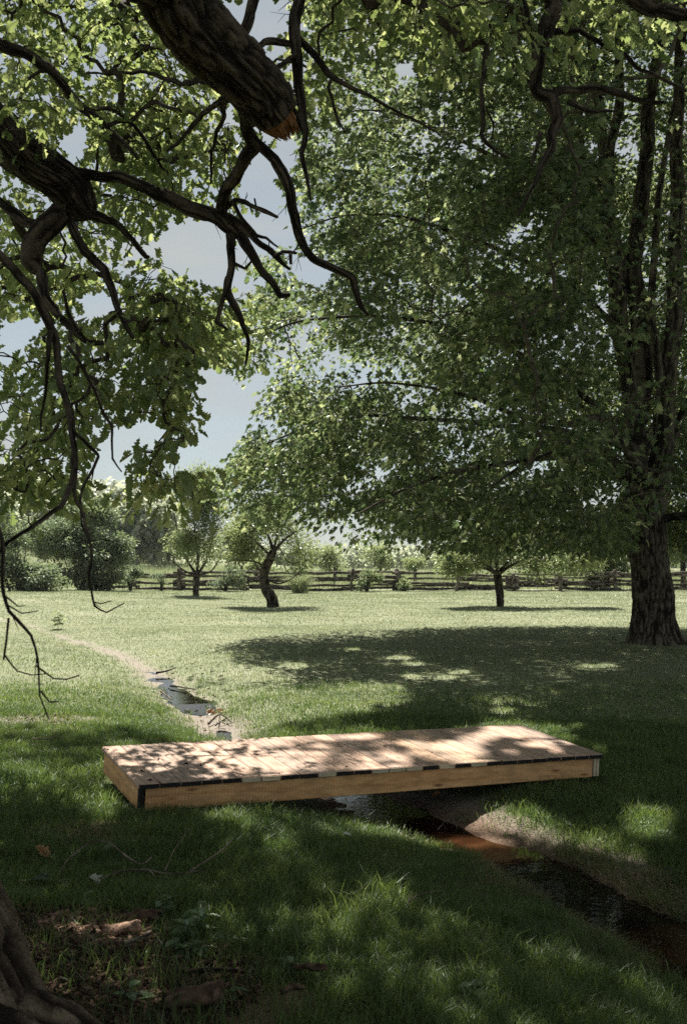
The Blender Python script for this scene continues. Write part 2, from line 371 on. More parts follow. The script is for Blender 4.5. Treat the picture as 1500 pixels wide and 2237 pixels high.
k = np.ones(9) / 9; bed = np.convolve(np.pad(bed, 4, 'edge'), k, 'valid')
lift = np.interp(sv, [2, 4, 5.2, 6, 6.6, 7.2, 8.5, 9.5, 11, 12, 13, 16], [-.05, -.03, .0, .012, .03, .0, .0, .02, .02, .012, .025, .03])
offs = np.linspace(-.75, .75, 9)
V = np.stack([np.r_[sp[q, :2] + Nn[q] * w_, bed[q] + lift[q]] for q in range(len(sp)) for w_ in offs])
nc = len(offs); i = np.arange(len(sp) - 1)[:, None] * nc; j = np.arange(nc - 1)[None]
m.add(V, np.stack([i + j, i + j + 1, i + nc + j + 1, i + nc + j], 2).reshape(-1, 4))
svw = np.repeat(sv, nc)
wobj = m.build('stream_water', M_WATER, attr={'rust': np.clip(np.exp(-((svw - 11.75) / .65) ** 2) + .6 * np.exp(-((svw - 15.2) / .35) ** 2), 0, 1)}); wobj['kind'] = 'structure'

# ------------------------------------------------------------------ wooden footbridge
def wood_mat(name, c0, c1, c2, sc, knots=True, saw=False, rough=.75, stain=0.0):
    m, t, o = mat(name); L = t.links
    at = node(t, 'ShaderNodeAttribute', attribute_name='along'); ac = node(t, 'ShaderNodeAttribute', attribute_name='across'); ar = node(t, 'ShaderNodeAttribute', attribute_name='tint')
    cx = node(t, 'ShaderNodeCombineXYZ'); L.new(at.outputs['Fac'], cx.inputs[0]); L.new(ac.outputs['Fac'], cx.inputs[1]); L.new(ar.outputs['Fac'], cx.inputs[2])
    mp = node(t, 'ShaderNodeMapping'); mp.inputs['Scale'].default_value = (1.2 * sc, 22 * sc, 37); L.new(cx.outputs[0], mp.inputs[0])
    n1 = node(t, 'ShaderNodeTexNoise', Scale=1.5, Detail=7.0, Roughness=.6, Distortion=.6); L.new(mp.outputs[0], n1.inputs['Vector'])
    c = ramp(t, n1.outputs[0], [(.28, c0), (.5, c1), (.72, c2)])
    mp2 = node(t, 'ShaderNodeMapping'); mp2.inputs['Scale'].default_value = (2.6, 9.0, 31); L.new(cx.outputs[0], mp2.inputs[0])
    if knots:
        vo = node(t, 'ShaderNodeTexVoronoi', Scale=1.0, Randomness=1.0); L.new(mp2.outputs[0], vo.inputs['Vector'])
        kn = ramp(t, vo.outputs['Distance'], [(.03, (.14, .09, .06)), (.08, (.5, .4, .33)), (.15, (1, 1, 1))])
        c = mix(t, .85, c, kn, 'MULTIPLY')
    if saw:
        wv = node(t, 'ShaderNodeTexWave', Scale=14.0, Distortion=1.5); L.new(cx.outputs[0], wv.inputs['Vector'])
        c = mix(t, .16, c, wv.outputs['Color'], 'MULTIPLY')
    n4 = node(t, 'ShaderNodeTexNoise', Scale=3.2, Detail=6.0); L.new(mp2.outputs[0], n4.inputs['Vector'])
    c = mix(t, .55, c, ramp(t, n4.outputs[0], [(.36, (.55, .55, .57)), (.6, (1.12, 1.1, 1.08))]), 'MULTIPLY')
    if stain:
        n5 = node(t, 'ShaderNodeTexNoise', Scale=26.0, Detail=4.0); L.new(cx.outputs[0], n5.inputs['Vector'])
        c = mix(t, stain, c, ramp(t, n5.outputs[0], [(.28, (.25, .18, .14)), (.36, (1, 1, 1))]), 'MULTIPLY')
    tr = ramp(t, ar.outputs['Fac'], [(0, (.78, .8, .82)), (1, (1.15, 1.08, 1.02))])
    c = mix(t, 1.0, c, tr, 'MULTIPLY')
    p = node(t, 'ShaderNodeBsdfPrincipled', Roughness=rough); p.inputs['Specular IOR Level'].default_value = .3
    L.new(c, p.inputs['Base Color'])
    bp = node(t, 'ShaderNodeBump', Strength=.35, Distance=.004); L.new(n1.outputs[0], bp.inputs['Height']); L.new(bp.outputs[0], p.inputs['Normal'])
    L.new(p.outputs[0], o.inputs[0]); return m
M_DECK = wood_mat('weathered_deck_wood', (.31, .225, .17), (.47, .34, .26), (.59, .435, .34), 1.0, stain=.7)
M_DECK2 = wood_mat('fresh_deck_wood', (.42, .29, .20), (.54, .385, .27), (.62, .46, .34), 1.0, knots=False)
M_BEAM = wood_mat('cedar_beam_wood', (.56, .30, .13), (.75, .44, .205), (.83, .53, .275), .8, saw=True)
M_PALE = wood_mat('cut_end_wood', (.42, .36, .25), (.55, .49, .36), (.66, .6, .46), 2.0, knots=False)
M_BLACK = simple('plain_black', (.012, .011, .011), .6, .3, 40)  # near-black for the dark board ends, the corner strip and the screws
A = P(303, 1713, 6.42); B = P(1316, 1647, 8.1); C_ = P(1135, 1582, 9.22); D = P(222, 1630, 7.42)
UP = np.cross(B - A, D - A); UP /= np.linalg.norm(UP)
if UP[2] < 0: UP = -UP
def dk(u, v, h=0): return (A * (1 - u) + B * u) * (1 - v) + (D * (1 - u) + C_ * u) * v + UP * h
def bevbox(m, c8, bev=.004):
    """hexahedron from 8 corners (4 bottom, 4 top) with chamfered edges"""
    c8 = np.asarray(c8, float); ctr = c8.mean(0)
    ex = np.linalg.norm(c8[1] - c8[0]); ey = np.linalg.norm(c8[3] - c8[0]); ez = np.linalg.norm(c8[4] - c8[0])
    fc = [(0, 3, 2, 1), (4, 5, 6, 7), (0, 1, 5, 4), (2, 3, 7, 6), (1, 2, 6, 5), (3, 0, 4, 7)]
    vs, fs, key = [], [], {}
    for fi, f in enumerate(fc):
        fcn = c8[list(f)].mean(0)
        ids = []
        for vi in f:
            v = c8[vi]; dirn = fcn - v
            # inset each face corner towards the face centre by bev along both edges
            e1 = c8[f[(f.index(vi) + 1) % 4]] - v; e2 = c8[f[(f.index(vi) - 1) % 4]] - v
            p_ = v + e1 / np.linalg.norm(e1) * bev + e2 / np.linalg.norm(e2) * bev
            key[(fi, vi)] = len(vs); ids.append(len(vs)); vs.append(p_)
        fs.append(ids)
    tri = []
    from itertools import combinations
    for vi in range(8):
        own = [fi for fi, f in enumerate(fc) if vi in f]; tri.append([key[(fi, vi)] for fi in own])
    for f1, f2 in combinations(range(6), 2):
        sh = [v for v in fc[f1] if v in fc[f2]]
        if len(sh) == 2:
            a, b = sh; fs.append([key[(f1, a)], key[(f1, b)], key[(f2, b)], key[(f2, a)]])
    m.add(np.array(vs), np.array(fs), np.array(tri))
    return np.array(vs)
def plank(name, mt, parent, c8, axis, bev=.004):
    m = Mesh(); vs = bevbox(m, c8, bev); c8 = np.asarray(c8)
    e = {0: c8[1] - c8[0], 1: c8[3] - c8[0], 2: c8[4] - c8[0]}
    la = e[axis] / np.linalg.norm(e[axis]); others = [k for k in (0, 1, 2) if k != axis]
    ac = e[others[0]] / np.linalg.norm(e[others[0]]); ac2 = e[others[1]] / np.linalg.norm(e[others[1]])
    rel = vs - c8[0]; r = random.random()
    ob = m.build(name, mt, parent, smooth=False, attr={'along': rel @ la + r * 7, 'across': rel @ ac + (rel @ ac2) * 1.0 + r * 3, 'tint': np.full(len(vs), r)})
    return ob
bridge = thing('footbridge', dk(.5, .5, -.19), 'low plank footbridge of new and weathered boards laid across the muddy ditch', 'footbridge')
TH = .034
# fractional board edges measured along the front of the deck (wider boards on the left)
NB = 27; edges = np.linspace(0, 1, NB + 1)
ends = 'KKKKKPPKKPKKPPPKPPKPKPKKKKKKK'
PATT = ['K', 'K', 'K', 'K', 'K', 'P', 'P', 'K', 'K', 'P', 'K', 'K', 'P', 'P', 'P', 'K', 'P', 'K', 'P', 'K', 'K', 'K', 'K', 'K', 'K', 'K', 'K']
FRESH = {16, 17, 18, 19}
g = .00012
for k in range(NB):
    u0, u1 = edges[k] + g, edges[k + 1] - g
    dv = random.uniform(-.006, .006); h = random.uniform(-.0015, .0015)
    c8 = [dk(u0, -.0 + dv * .3, -TH + h), dk(u1, dv * .3, -TH + h), dk(u1, 1 + dv, -TH + h), dk(u0, 1 + dv, -TH + h), dk(u0, dv * .3, h), dk(u1, dv * .3, h), dk(u1, 1 + dv, h), dk(u0, 1 + dv, h)]
    b = plank('deck_board', M_DECK2 if k in FRESH else M_DECK, bridge, c8, 1, .0075)
    if PATT[k] == 'P': b['label'] = 'deck board with a pale cut end'
    # the pale or black end face of each board
    w0, w1 = u0 + .0012, u1 - .0012; vf = dv * .3 - .0022
    c8 = [dk(w0, vf, -TH + .001 + h), dk(w1, vf, -TH + .001 + h), dk(w1, dv * .3 + .0004, -TH + .001 + h), dk(w0, dv * .3 + .0004, -TH + .001 + h), dk(w0, vf, -.005 + h), dk(w1, vf, -.005 + h), dk(w1, dv * .3 + .0004, -.005 + h), dk(w0, dv * .3 + .0004, -.005 + h)]
    plank('board_end', M_PALE if PATT[k] == 'P' else M_BLACK, b, c8, 0, .0008)
    # screws
    for v in (.06, .94):
        for q in (.25, .75):
            c = dk(u0 + (u1 - u0) * q, v, h + .0012); th = np.arange(8) * math.pi / 4
            e1 = (B - A) / np.linalg.norm(B - A); e2 = np.cross(UP, e1)
            ring = c + .0042 * (np.cos(th)[:, None] * e1 + np.sin(th)[:, None] * e2)
            ms = Mesh(); ms.add(np.concatenate([ring, [c + UP * .0008]]), np.stack([np.arange(8), (np.arange(8) + 1) % 8, np.full(8, 8)], 1))
            ms.build('screw', M_BLACK, b)
BH = .185
def beam(name, u0, u1, v0, v1, mt, axis, h0=-TH - .003, h1=-BH, lab=None):
    c8 = [dk(u0, v0, h1), dk(u1, v0, h1), dk(u1, v1, h1), dk(u0, v1, h1), dk(u0, v0, h0), dk(u1, v0, h0), dk(u1, v1, h0), dk(u0, v1, h0)]
    b = plank(name, mt, bridge, c8, axis, .004)
    if lab: b['label'] = lab
    return b
beam('side_beam', .0145, .978, .018, .055, M_BEAM, 0)
beam('side_beam', .0145, .978, .93, .967, M_BEAM, 0)
beam('corner_strip', .003, .0125, .016, .05, M_BLACK, 2, lab='narrow black strip at the corner')  # thin near-black upright strip at the left front corner
beam('end_beam', .004, .0125, .056, .967, M_BEAM, 1)
beam('end_beam', .9815, .989, .02, .967, M_PALE, 1, lab='pale end board'); beam('end_beam', .9905, .9975, .022, .967, M_PALE, 1, lab='pale end board')
for v in (.35, .64): beam('joist', .02, .975, v, v + .035, M_BEAM, 0)

# ------------------------------------------------------------------ leaves and trees
def half(pts): return np.array(pts, float)
LEAF = {
 'oak': half([(0, 0), (.14, .05), (.24, .17), (.33, .08), (.45, .27), (.55, .12), (.70, .37), (.80, .22), (.92, .22), (1.0, .06), (1.0, 0)]),
 'maple': half([(0, 0), (-.04, .14), (.08, .38), (.22, .24), (.48, .52), (.50, .20), (.70, .26), (.74, .12), (1, 0)]),
 'oval': half([(0, 0), (.2, .17), (.5, .25), (.8, .16), (1, 0)]),
 'long': half([(0, 0), (.2, .11), (.5, .14), (.8, .09), (1, 0)]),
 'clump': half([(0, 0), (.05, .3), (.25, .22), (.4, .48), (.6, .25), (.85, .35), (1, 0)]),
}
def leaves(m, pos, dirs, nrm, size, kind, fold=.35, curl=.25):
    """pos, dirs (along the midrib), nrm: (N,3); each leaf is two folded half blades"""
    h = LEAF[kind]; k = len(h); N = len(pos)
    d = dirs / (np.linalg.norm(dirs, axis=1)[:, None] + 1e-9)
    n = nrm - d * (nrm * d).sum(1)[:, None]; n /= np.linalg.norm(n, axis=1)[:, None] + 1e-9
    s = np.cross(n, d); size = np.asarray(size)[:, None, None]
    X = h[:, 0][None, :, None]; Y = h[:, 1][None, :, None]
    zc = -curl * X * X
    vs = []
    for sg in (1, -1):
        vs.append(pos[:, None] + size * (d[:, None] * X + s[:, None] * (Y * sg) + n[:, None] * (Y * fold + zc)))
    V = np.concatenate(vs, 1).reshape(-1, 3)          # per leaf: k + k verts
    b = np.arange(N)[:, None] * 2 * k
    f1 = b + np.arange(k)[None]; f2 = b + k + np.arange(k)[::-1][None]
    # share the midrib verts so both halves are one island
    f2 = np.where(np.arange(k)[::-1][None] == 0, b, f2); f2 = np.where(np.arange(k)[::-1][None] == k - 1, b + k - 1, f2)
    m.add(V, f1, f2)
def rdir(n):
    v = rng.normal(size=(n, 3)); return v / np.linalg.norm(v, axis=1)[:, None]
def cluster_leaves(m, ctr, outward, per, spread, size, kind, droop=.3, flat=.55, fold=.35, filt=None, zf=.62, sag=0.0):
    """sprays of leaves around each cluster centre"""
    N = len(ctr); c = np.repeat(ctr, per, 0); ou = np.repeat(outward, per, 0)
    off = rdir(N * per) * (rng.random((N * per, 1)) ** .45) * spread
    off[:, 2] *= zf; off[:, 2] -= sag * (off * ou).sum(1)
    d = off / (np.linalg.norm(off, axis=1)[:, None] + 1e-6) + .55 * ou + rdir(N * per) * .5; d[:, 2] -= droop
    nr = rdir(N * per) * (1 - flat) + np.array([0, 0, 1.0]) * flat + .25 * S * flat
    sz = size * rng.uniform(.55, 1.3, N * per)
    ps = c + off
    if filt is not None: k = filt(ps + d / (np.linalg.norm(d, axis=1)[:, None] + 1e-9) * sz[:, None] * .45); ps, d, nr, sz = ps[k], d[k], nr[k], sz[k]
    leaves(m, ps, d, nr, sz, kind, fold)
def grow(skel, ctr, tip_r, ex=.46, alpha=.3, jit=.12, maxr=.06):
    """join every leaf cluster to the nearest limb; returns branch tubes [(pts, radii)]"""
    nodes, plen, rmax = [], [], []
    for pts, rad in skel:
        p, r = catmull(pts, rad, .25)
        for a, b in zip(p, r): nodes.append(a); plen.append(0.0); rmax.append(b)
    nb = len(nodes); N = len(ctr)
    X = np.zeros((nb + N * 3, 3)); X[:nb] = nodes; PL = np.zeros(nb + N * 3); par = np.full(nb + N * 3, -1); RM = np.zeros(nb + N * 3); RM[:nb] = rmax
    n = nb; best = np.full(N, 1e9); bi = np.zeros(N, int); done = np.zeros(N, bool)
    for s in range(0, nb, 400):
        D_ = np.linalg.norm(ctr[:, None] - X[None, s:min(nb, s + 400)], axis=2); q = D_.argmin(1); v = D_[np.arange(N), q]
        k = v < best; best[k] = v[k]; bi[k] = q[k] + s
    paths = []
    for it in range(N):
        c = int(np.argmin(np.where(done, 1e18, best))); done[c] = True; a = bi[c]
        p0, p1 = X[a], ctr[c]; L_ = np.linalg.norm(p1 - p0) + 1e-6
        ids = [a]
        for q in (1 / 3, 2 / 3, 1.0):
            pp = p0 * (1 - q) + p1 * q
            if q < 1: pp = pp + rng.normal(size=3) * jit * L_ * .5 + np.array([0, 0, .10 * L_ * math.sin(q * math.pi)])
            X[n] = pp; par[n] = ids[-1]; PL[n] = PL[a] + L_ * q; ids.append(n); n += 1
        paths.append(ids)
        for q in ids[1:]:
            dn = np.linalg.norm(ctr - X[q], axis=1) + alpha * PL[q] * .3
            k = (dn < best) & ~done; best[k] = dn[k]; bi[k] = q
    cnt = np.zeros(n)
    for ids in paths: cnt[ids[-1]] += 1
    for q in range(n - 1, nb - 1, -1):
        cnt[par[q]] += cnt[q]
    rad = tip_r * np.maximum(cnt, 1) ** ex
    out = []
    for ids in paths:
        r = np.array([rad[ids[1]]] + [rad[q] for q in ids[1:]]); r = np.minimum(r, maxr)
        if ids[0] < nb: r = np.minimum(r, RM[ids[0]] * .8 + .002)
        out.append((X[ids], r))
    return out
def twig_mesh(m, paths, segs=5):
    for p, r in paths:
        tube(m, p, r, segs if r[0] > .012 else 4, cap=False)
def pxlimb(pts, w0=None):
    """[(px, py, depth, radius in px)] -> world points and radii"""
    p = np.array([P(a, b, d) for a, b, d, r in pts]); r = np.array([r * d / FPX for a, b, d, r in pts]); return p, r

# ---- sky gaps in the canopy (photo pixels)
HOLES = [
 [(125, 308), (160, 262), (208, 288), (186, 328), (180, 345), (154, 362)],
 [(352, 500), (420, 478), (500, 480), (508, 560), (470, 640), (430, 600), (395, 590), (360, 600), (352, 540)],
 [(515, 400), (555, 318), (600, 318), (645, 318), (655, 360), (600, 395), (622, 440), (585, 470), (540, 445)],
 [(615, 545), (668, 560), (735, 590), (715, 620), (690, 632), (640, 600)],
 [(0, 700), (40, 690), (100, 700), (60, 760), (0, 790)],
 [(440, 790), (500, 810), (545, 870), (520, 900), (545, 935), (500, 1000), (440, 1035), (395, 1030), (385, 965), (440, 955), (455, 905), (425, 850)],
 [(195, 1010), (245, 925), (300, 920), (275, 1000), (268, 1090), (225, 1062), (195, 1045)],
 [(185, 160), (212, 110), (232, 85), (234, 115), (214, 180), (196, 205)],
 [(318, 1075), (365, 1095), (352, 1125)],
 [(165, 640), (235, 630), (258, 680), (190, 705)],
 [(245, 925), (330, 905), (372, 945), (330, 985), (290, 960)],
 [(860, 130), (905, 140), (915, 165), (870, 170)],
]
LOOSE = [[(320, 330), (540, 330), (560, 480), (340, 470)]]
def in_holes(px, grow_=1.0):
    r = np.zeros(len(px), bool)
    for h in HOLES:
        c = np.mean(h, 0); r |= inpoly(px, [tuple(c + (np.array(q) - c) * grow_) for q in h])
    return r
def clusters_px(poly, n, d0, d1):
    poly = np.array(poly, float); lo, hi = poly.min(0), poly.max(0); out = []
    while len(out) < n:
        q = lo + rng.random((n * 2, 2)) * (hi - lo); q = q[inpoly(q, poly)]
        q = q[~in_holes(q, 1.1)]; q = q[vnoise(np.c_[q / 62, q[:, :1] * 0], 15) > .27]
        for a in q: out.append(P(a[0], a[1], rng.uniform(d0, d1)))
        if len(q) == 0: break
    return np.array(out[:n])

# ------------------------------------------------------------------ the oak (trunk at the left edge, limbs over the picture)
OAKB = np.array([-1.72, 3.5, 0.0]); OAKB[2] = G1(-1.72, 3.5)
oak = thing('oak_tree', OAKB, 'old oak at the lower left whose dark gnarled limbs and lobed leaves hang overhead', 'tree')
FORK = np.array([-2.12, 3.62, 3.7])
m = Mesh()
tp, tr_ = catmull([[-1.70, 3.45, -.25], [-1.71, 3.45, .15], [-1.76, 3.45, .5], [-1.85, 3.46, 1.0], [-1.95, 3.5, 1.7], [-2.05, 3.55, 2.8], FORK], [.66, .62, .55, .50, .475, .46, .46], .014)
def oflare(th, s):
    h = np.exp(-np.maximum(s * 3.95 - .25, 0) / .22)
    return 1 + h * (.38 * np.maximum(0, np.cos(th * 5 + 1.0)) ** 1.5 - .02)
tube(m, tp, tr_, 300, bark=.06, seed=3, flare=oflare, bfreq=.85)
m.build('trunk', M_TRUNK_LIT, oak)
# big surface roots running out from the trunk
ROOTS = [[(0, 2140, 3.3), (110, 2165, 3.33), (200, 2205, 3.3), (300, 2260, 3.2)], [(-40, 2180, 3.2), (60, 2230, 3.1), (150, 2330, 2.9)]]
for rt in ROOTS:
    pts = []
    for a, b, d in rt:
        q = P(a, b, d); pts.append([q[0], q[1], G1(q[0], q[1]) + .02])
    m = Mesh(); p_, r_ = catmull(pts, [.17, .12, .075, .03], .02); tube(m, p_, r_, 40, bark=.02, seed=8); m.build('root', M_TRUNK_LIT, oak)

def limb_from(start, pts):
    p, r = pxlimb(pts); s = np.atleast_2d(np.array(start, float))
    r0 = r[0]
    return np.concatenate([s, p]), np.concatenate([np.linspace(max(r0 * 1.25, r0 + .03), r0 * 1.05, len(s)), r])
OAK_LIMBS = []
OAK_LIMBS.append(limb_from([FORK, [-1.6, 4.1, 4.4]], [(300, -90, 4.7, 78), (392, 15, 5.0, 76), (492, 118, 5.4, 72), (556, 192, 5.7, 64), (590, 236, 5.82, 56)]))        # the broken limb
OAK_LIMBS.append(limb_from([FORK, [-2.6, 4.6, 4.5]], [(-60, 235, 6.4, 50), (10, 298, 6.6, 48), (70, 345, 6.75, 50), (130, 382, 6.9, 50), (165, 428, 7.0, 46), (188, 462, 7.0, 30)]))
OAK_LIMBS.append(limb_from([FORK, [-.9, 4.6, 5.9], [.3, 5.6, 6.9], [1.2, 6.4, 6.8]], [(1195, -60, 7.0, 25), (1200, 30, 7.0, 24), (1190, 90, 7.0, 23), (1174, 130, 7.0, 18), (1176, 190, 7.0, 17), (1210, 212, 7.0, 17), (1225, 262, 7.0, 15), (1205, 290, 6.95, 14), (1203, 320, 6.9, 12), (1182, 362, 6.9, 8), (1165, 420, 6.9, 6), (1138, 470, 6.9, 4)]))
OAK_LIMBS.append((np.array([FORK, [-1.7, 4.2, 6.0], [-.7, 5.6, 8.6], [0, 7.4, 11], [.6, 9.4, 13.2]]), np.array([.33, .27, .22, .15, .06])))
OAK_LIMBS.append((np.array([[-1.7, 4.2, 6.0], [-2.6, 6.0, 8.2], [-4.0, 8.5, 10.2], [-5, 11, 12]]), np.array([.2, .16, .1, .04])))
OAK_LIMBS.append((np.array([[-.9, 4.6, 5.9], [1.2, 5.4, 8.0], [3.2, 7.0, 9.8], [4.6, 9, 11.5]]), np.array([.2, .15, .1, .04])))
OAK_LIMBS.append((np.array([FORK, [-1.5, 3.0, 5.2], [-1.0, 2.0, 7.0], [.5, 1.5, 8.6], [2, 1.8, 10]]), np.array([.25, .2, .15, .1, .04])))
D7 = 7.0
sub = [
 [(530, 192, 5.75, 20), (528, 235, 5.9, 19), (545, 285, 6.1, 19), (550, 310, 6.2, 20), (520, 375, 6.4, 17), (492, 435, 6.6, 17), (478, 472, 6.8, 15)],
 [(552, 300, 6.15, 15), (600, 352, 6.2, 14), (630, 420, 6.3, 14), (645, 492, 6.4, 13), (664, 546, 6.5, 12), (685, 566, 6.5, 11), (732, 581, 6.6, 10), (768, 612, 6.6, 10), (784, 662, 6.7, 7), (800, 690, 6.7, 4)],
 [(150, 372, 6.9, 16), (205, 380, 6.9, 14), (285, 402, 6.85, 15), (340, 421, 6.8, 18), (420, 450, 6.8, 19), (482, 478, 6.8, 20), (532, 512, 6.8, 16), (560, 556, 6.85, 12), (582, 600, 6.9, 11), (612, 640, 6.9, 10), (632, 650, 6.9, 7)],
 [(486, 462, 6.75, 12), (540, 500, 6.7, 10), (580, 540, 6.7, 9), (608, 566, 6.7, 8), (634, 588, 6.7, 4)],
 [(600, 560, 6.7, 6), (618, 548, 6.6, 6), (645, 553, 6.6, 4)], [(634, 552, 6.6, 5), (634, 578, 6.6, 4)],
 [(488, 460, 6.75, 9), (510, 437, 6.6, 7), (545, 447, 6.5, 6), (575, 462, 6.5, 6), (603, 474, 6.5, 4)], [(560, 455, 6.5, 3), (557, 435, 6.5, 3)],
 [(512, 440, 6.6, 6), (530, 480, 6.65, 6), (560, 512, 6.7, 6), (582, 520, 6.7, 5), (612, 538, 6.7, 3)],
 [(504, 510, 6.8, 14), (506, 560, 6.9, 13), (508, 585, 6.9, 11), (500, 640, 6.9, 9), (516, 690, 6.95, 8), (535, 740, 7, 6), (536, 800, 7, 3)],
 [(500, 605, 6.9, 8), (480, 660, 6.9, 7), (476, 700, 6.9, 6), (500, 720, 6.9, 3)], [(508, 572, 6.9, 5), (535, 587, 6.9, 4), (550, 570, 6.9, 3)],
 [(155, 462, 7.0, 34), (95, 488, 7.0, 34), (68, 530, 7.0, 32), (66, 570, 7.0, 26), (90, 605, 7.0, 15), (96, 645, 6.9, 13), (118, 690, 6.8, 11), (160, 715, 6.8, 10), (190, 745, 6.8, 8), (225, 750, 6.8, 6)],
 [(195, 465, 7.0, 15), (250, 488, 7.0, 11), (285, 522, 7.0, 9), (312, 556, 7.0, 7), (322, 556, 7.0, 4)],
 [(150, 485, 7.0, 14), (186, 552, 6.9, 12), (226, 590, 6.9, 11), (245, 655, 6.9, 9), (272, 705, 6.9, 7), (292, 738, 6.9, 4)],
 [(0, 440, 7.2, 13), (48, 468, 7.1, 13), (86, 494, 7.0, 14)],
 [(-40, 78, 7.0, 16), (40, 112, 7.1, 15), (108, 152, 7.2, 14), (165, 215, 7.3, 12), (215, 275, 7.3, 11), (262, 305, 7.4, 8), (300, 338, 7.4, 4)],
 [(190, 240, 7.3, 7), (240, 238, 7.3, 6), (290, 275, 7.3, 6), (330, 325, 7.4, 5), (365, 372, 7.4, 3)],
 [(215, 275, 7.3, 6), (280, 258, 7.3, 6), (330, 220, 7.2, 7), (385, 235, 7.0, 5), (430, 258, 6.8, 4)],
 [(500, 205, 5.6, 10), (450, 245, 6.0, 8), (410, 285, 6.4, 6), (360, 330, 6.8, 4)], [(495, 215, 5.7, 8), (480, 270, 6.2, 6), (465, 330, 6.5, 5), (460, 400, 6.8, 3)],
 [(470, 175, 5.5, 9), (400, 185, 6.2, 7), (330, 162, 6.8, 5), (190, 163, 7.2, 3)],
 [(-30, 540, 5.0, 13), (30, 585, 5.0, 13), (80, 650, 5.0, 12), (112, 725, 5.0, 12), (132, 800, 5.0, 11), (148, 900, 5.0, 10), (164, 985, 4.9, 9), (160, 1060, 4.8, 8), (128, 1106, 4.7, 7), (50, 1168, 4.5, 6), (0, 1215, 4.4, 5)],
 [(112, 720, 5.0, 9), (108, 780, 5.0, 7), (98, 860, 5.1, 5), (92, 940, 5.1, 3)],
 [(164, 985, 4.9, 6), (166, 1060, 4.8, 5), (184, 1130, 4.7, 4.5), (196, 1200, 4.6, 4), (200, 1290, 4.5, 3.6), (206, 1325, 4.5, 3), (232, 1340, 4.5, 2.2), (268, 1322, 4.5, 1.4)], [(203, 1315, 4.5, 2.2), (222, 1320, 4.5, 1.8), (242, 1312, 4.5, 1.2)],
 [(160, 940, 4.95, 5), (205, 985, 4.9, 5), (212, 1000, 4.9, 4.5), (190, 1055, 4.85, 4), (180, 1095, 4.8, 3.5), (182, 1150, 4.8, 3), (200, 1185, 4.8, 2)],
 [(168, 720, 5.4, 8), (150, 680, 5.4, 6), (140, 640, 5.4, 5)], [(150, 755, 5.2, 6), (180, 800, 5.2, 5), (215, 880, 5.2, 4), (245, 930, 5.2, 3.5), (245, 1000, 5.2, 3), (262, 1030, 5.2, 2)],
 [(-40, 1080, 3.9, 5), (6, 1180, 3.8, 5), (8, 1270, 3.7, 5), (16, 1335, 3.6, 4.5), (60, 1385, 3.6, 4), (80, 1450, 3.55, 3.5), (90, 1520, 3.5, 3), (108, 1575, 3.5, 2)],
 [(12, 1300, 3.7, 2.5), (38, 1325, 3.7, 2), (55, 1322, 3.7, 1.5)], [(16, 1320, 3.65, 2.4), (48, 1340, 3.65, 2), (86, 1334, 3.65, 1.4)], [(80, 1455, 3.55, 2.6), (120, 1481, 3.55, 2), (150, 1480, 3.55, 1.8), (172, 1468, 3.55, 2.2)],
 [(8, 1430, 3.6, 2.6), (35, 1465, 3.6, 2.2), (65, 1475, 3.6, 2), (96, 1472, 3.6, 1.4)], [(90, 1510, 3.5, 2.4), (110, 1532, 3.5, 2), (136, 1530, 3.5, 2)], [(20, 1350, 3.6, 3), (10, 1440, 3.6, 2.6)],
 [(660, -60, 6.6, 18), (645, 40, 6.6, 17), (642, 110, 6.6, 16), (650, 190, 6.65, 13), (668, 280, 6.7, 9), (656, 330, 6.7, 7), (668, 390, 6.7, 5), (676, 440, 6.7, 3)],
 [(642, 80, 6.6, 11), (690, 125, 6.6, 10), (722, 162, 6.6, 9), (750, 180, 6.6, 7), (800, 205, 6.7, 5), (870, 248, 6.8, 4), (960, 290, 7, 2.5)], [(725, 165, 6.6, 6), (718, 190, 6.6, 4), (738, 250, 6.6, 4), (750, 290, 6.6, 3)],
 [(640, 100, 6.6, 10), (580, 92, 6.5, 9), (545, 120, 6.3, 8)], [(645, 125, 6.6, 9), (615, 140, 6.5, 7), (565, 160, 6.3, 6)], [(655, 215, 6.7, 6), (640, 235, 6.6, 5)],
 [(560, -40, 6.0, 14), (530, 60, 6.0, 14), (520, 120, 5.8, 14)],
 [(1195, 72, 7, 9), (1262, 68, 7, 7), (1330, 108, 7, 7), (1400, 150, 7, 6), (1500, 195, 7, 4)], [(1210, 205, 7, 11), (1290, 190, 7, 10), (1350, 206, 7, 9), (1430, 222, 7, 7), (1450, 215, 7, 3)],
 [(1186, 100, 7, 12), (1152, 60, 7, 11), (1135, -20, 7, 12)], [(1140, 40, 7, 10), (1085, 40, 7, 10), (1072, 62, 7, 9), (1060, 130, 7, 8), (1050, 200, 7, 7), (1054, 290, 7, 6), (1082, 332, 7, 5), (1112, 346, 7, 3)],
 [(1180, 290, 6.9, 7), (1170, 330, 6.9, 5), (1160, 360, 6.9, 3)], [(1240, 225, 7, 7), (1290, 245, 7, 5), (1350, 240, 7, 3)], [(1062, 240, 7, 4), (1076, 270, 7, 3), (1072, 310, 7, 2)],
 [(1330, -30, 6.4, 20), (1420, 25, 6.5, 20), (1520, 40, 6.6, 18)],
 [(640, 240, 5.9, 4), (640, 240, 5.9, 4)],
]
sub = sub[:-1]
for s in sub: OAK_LIMBS.append(pxlimb(s))
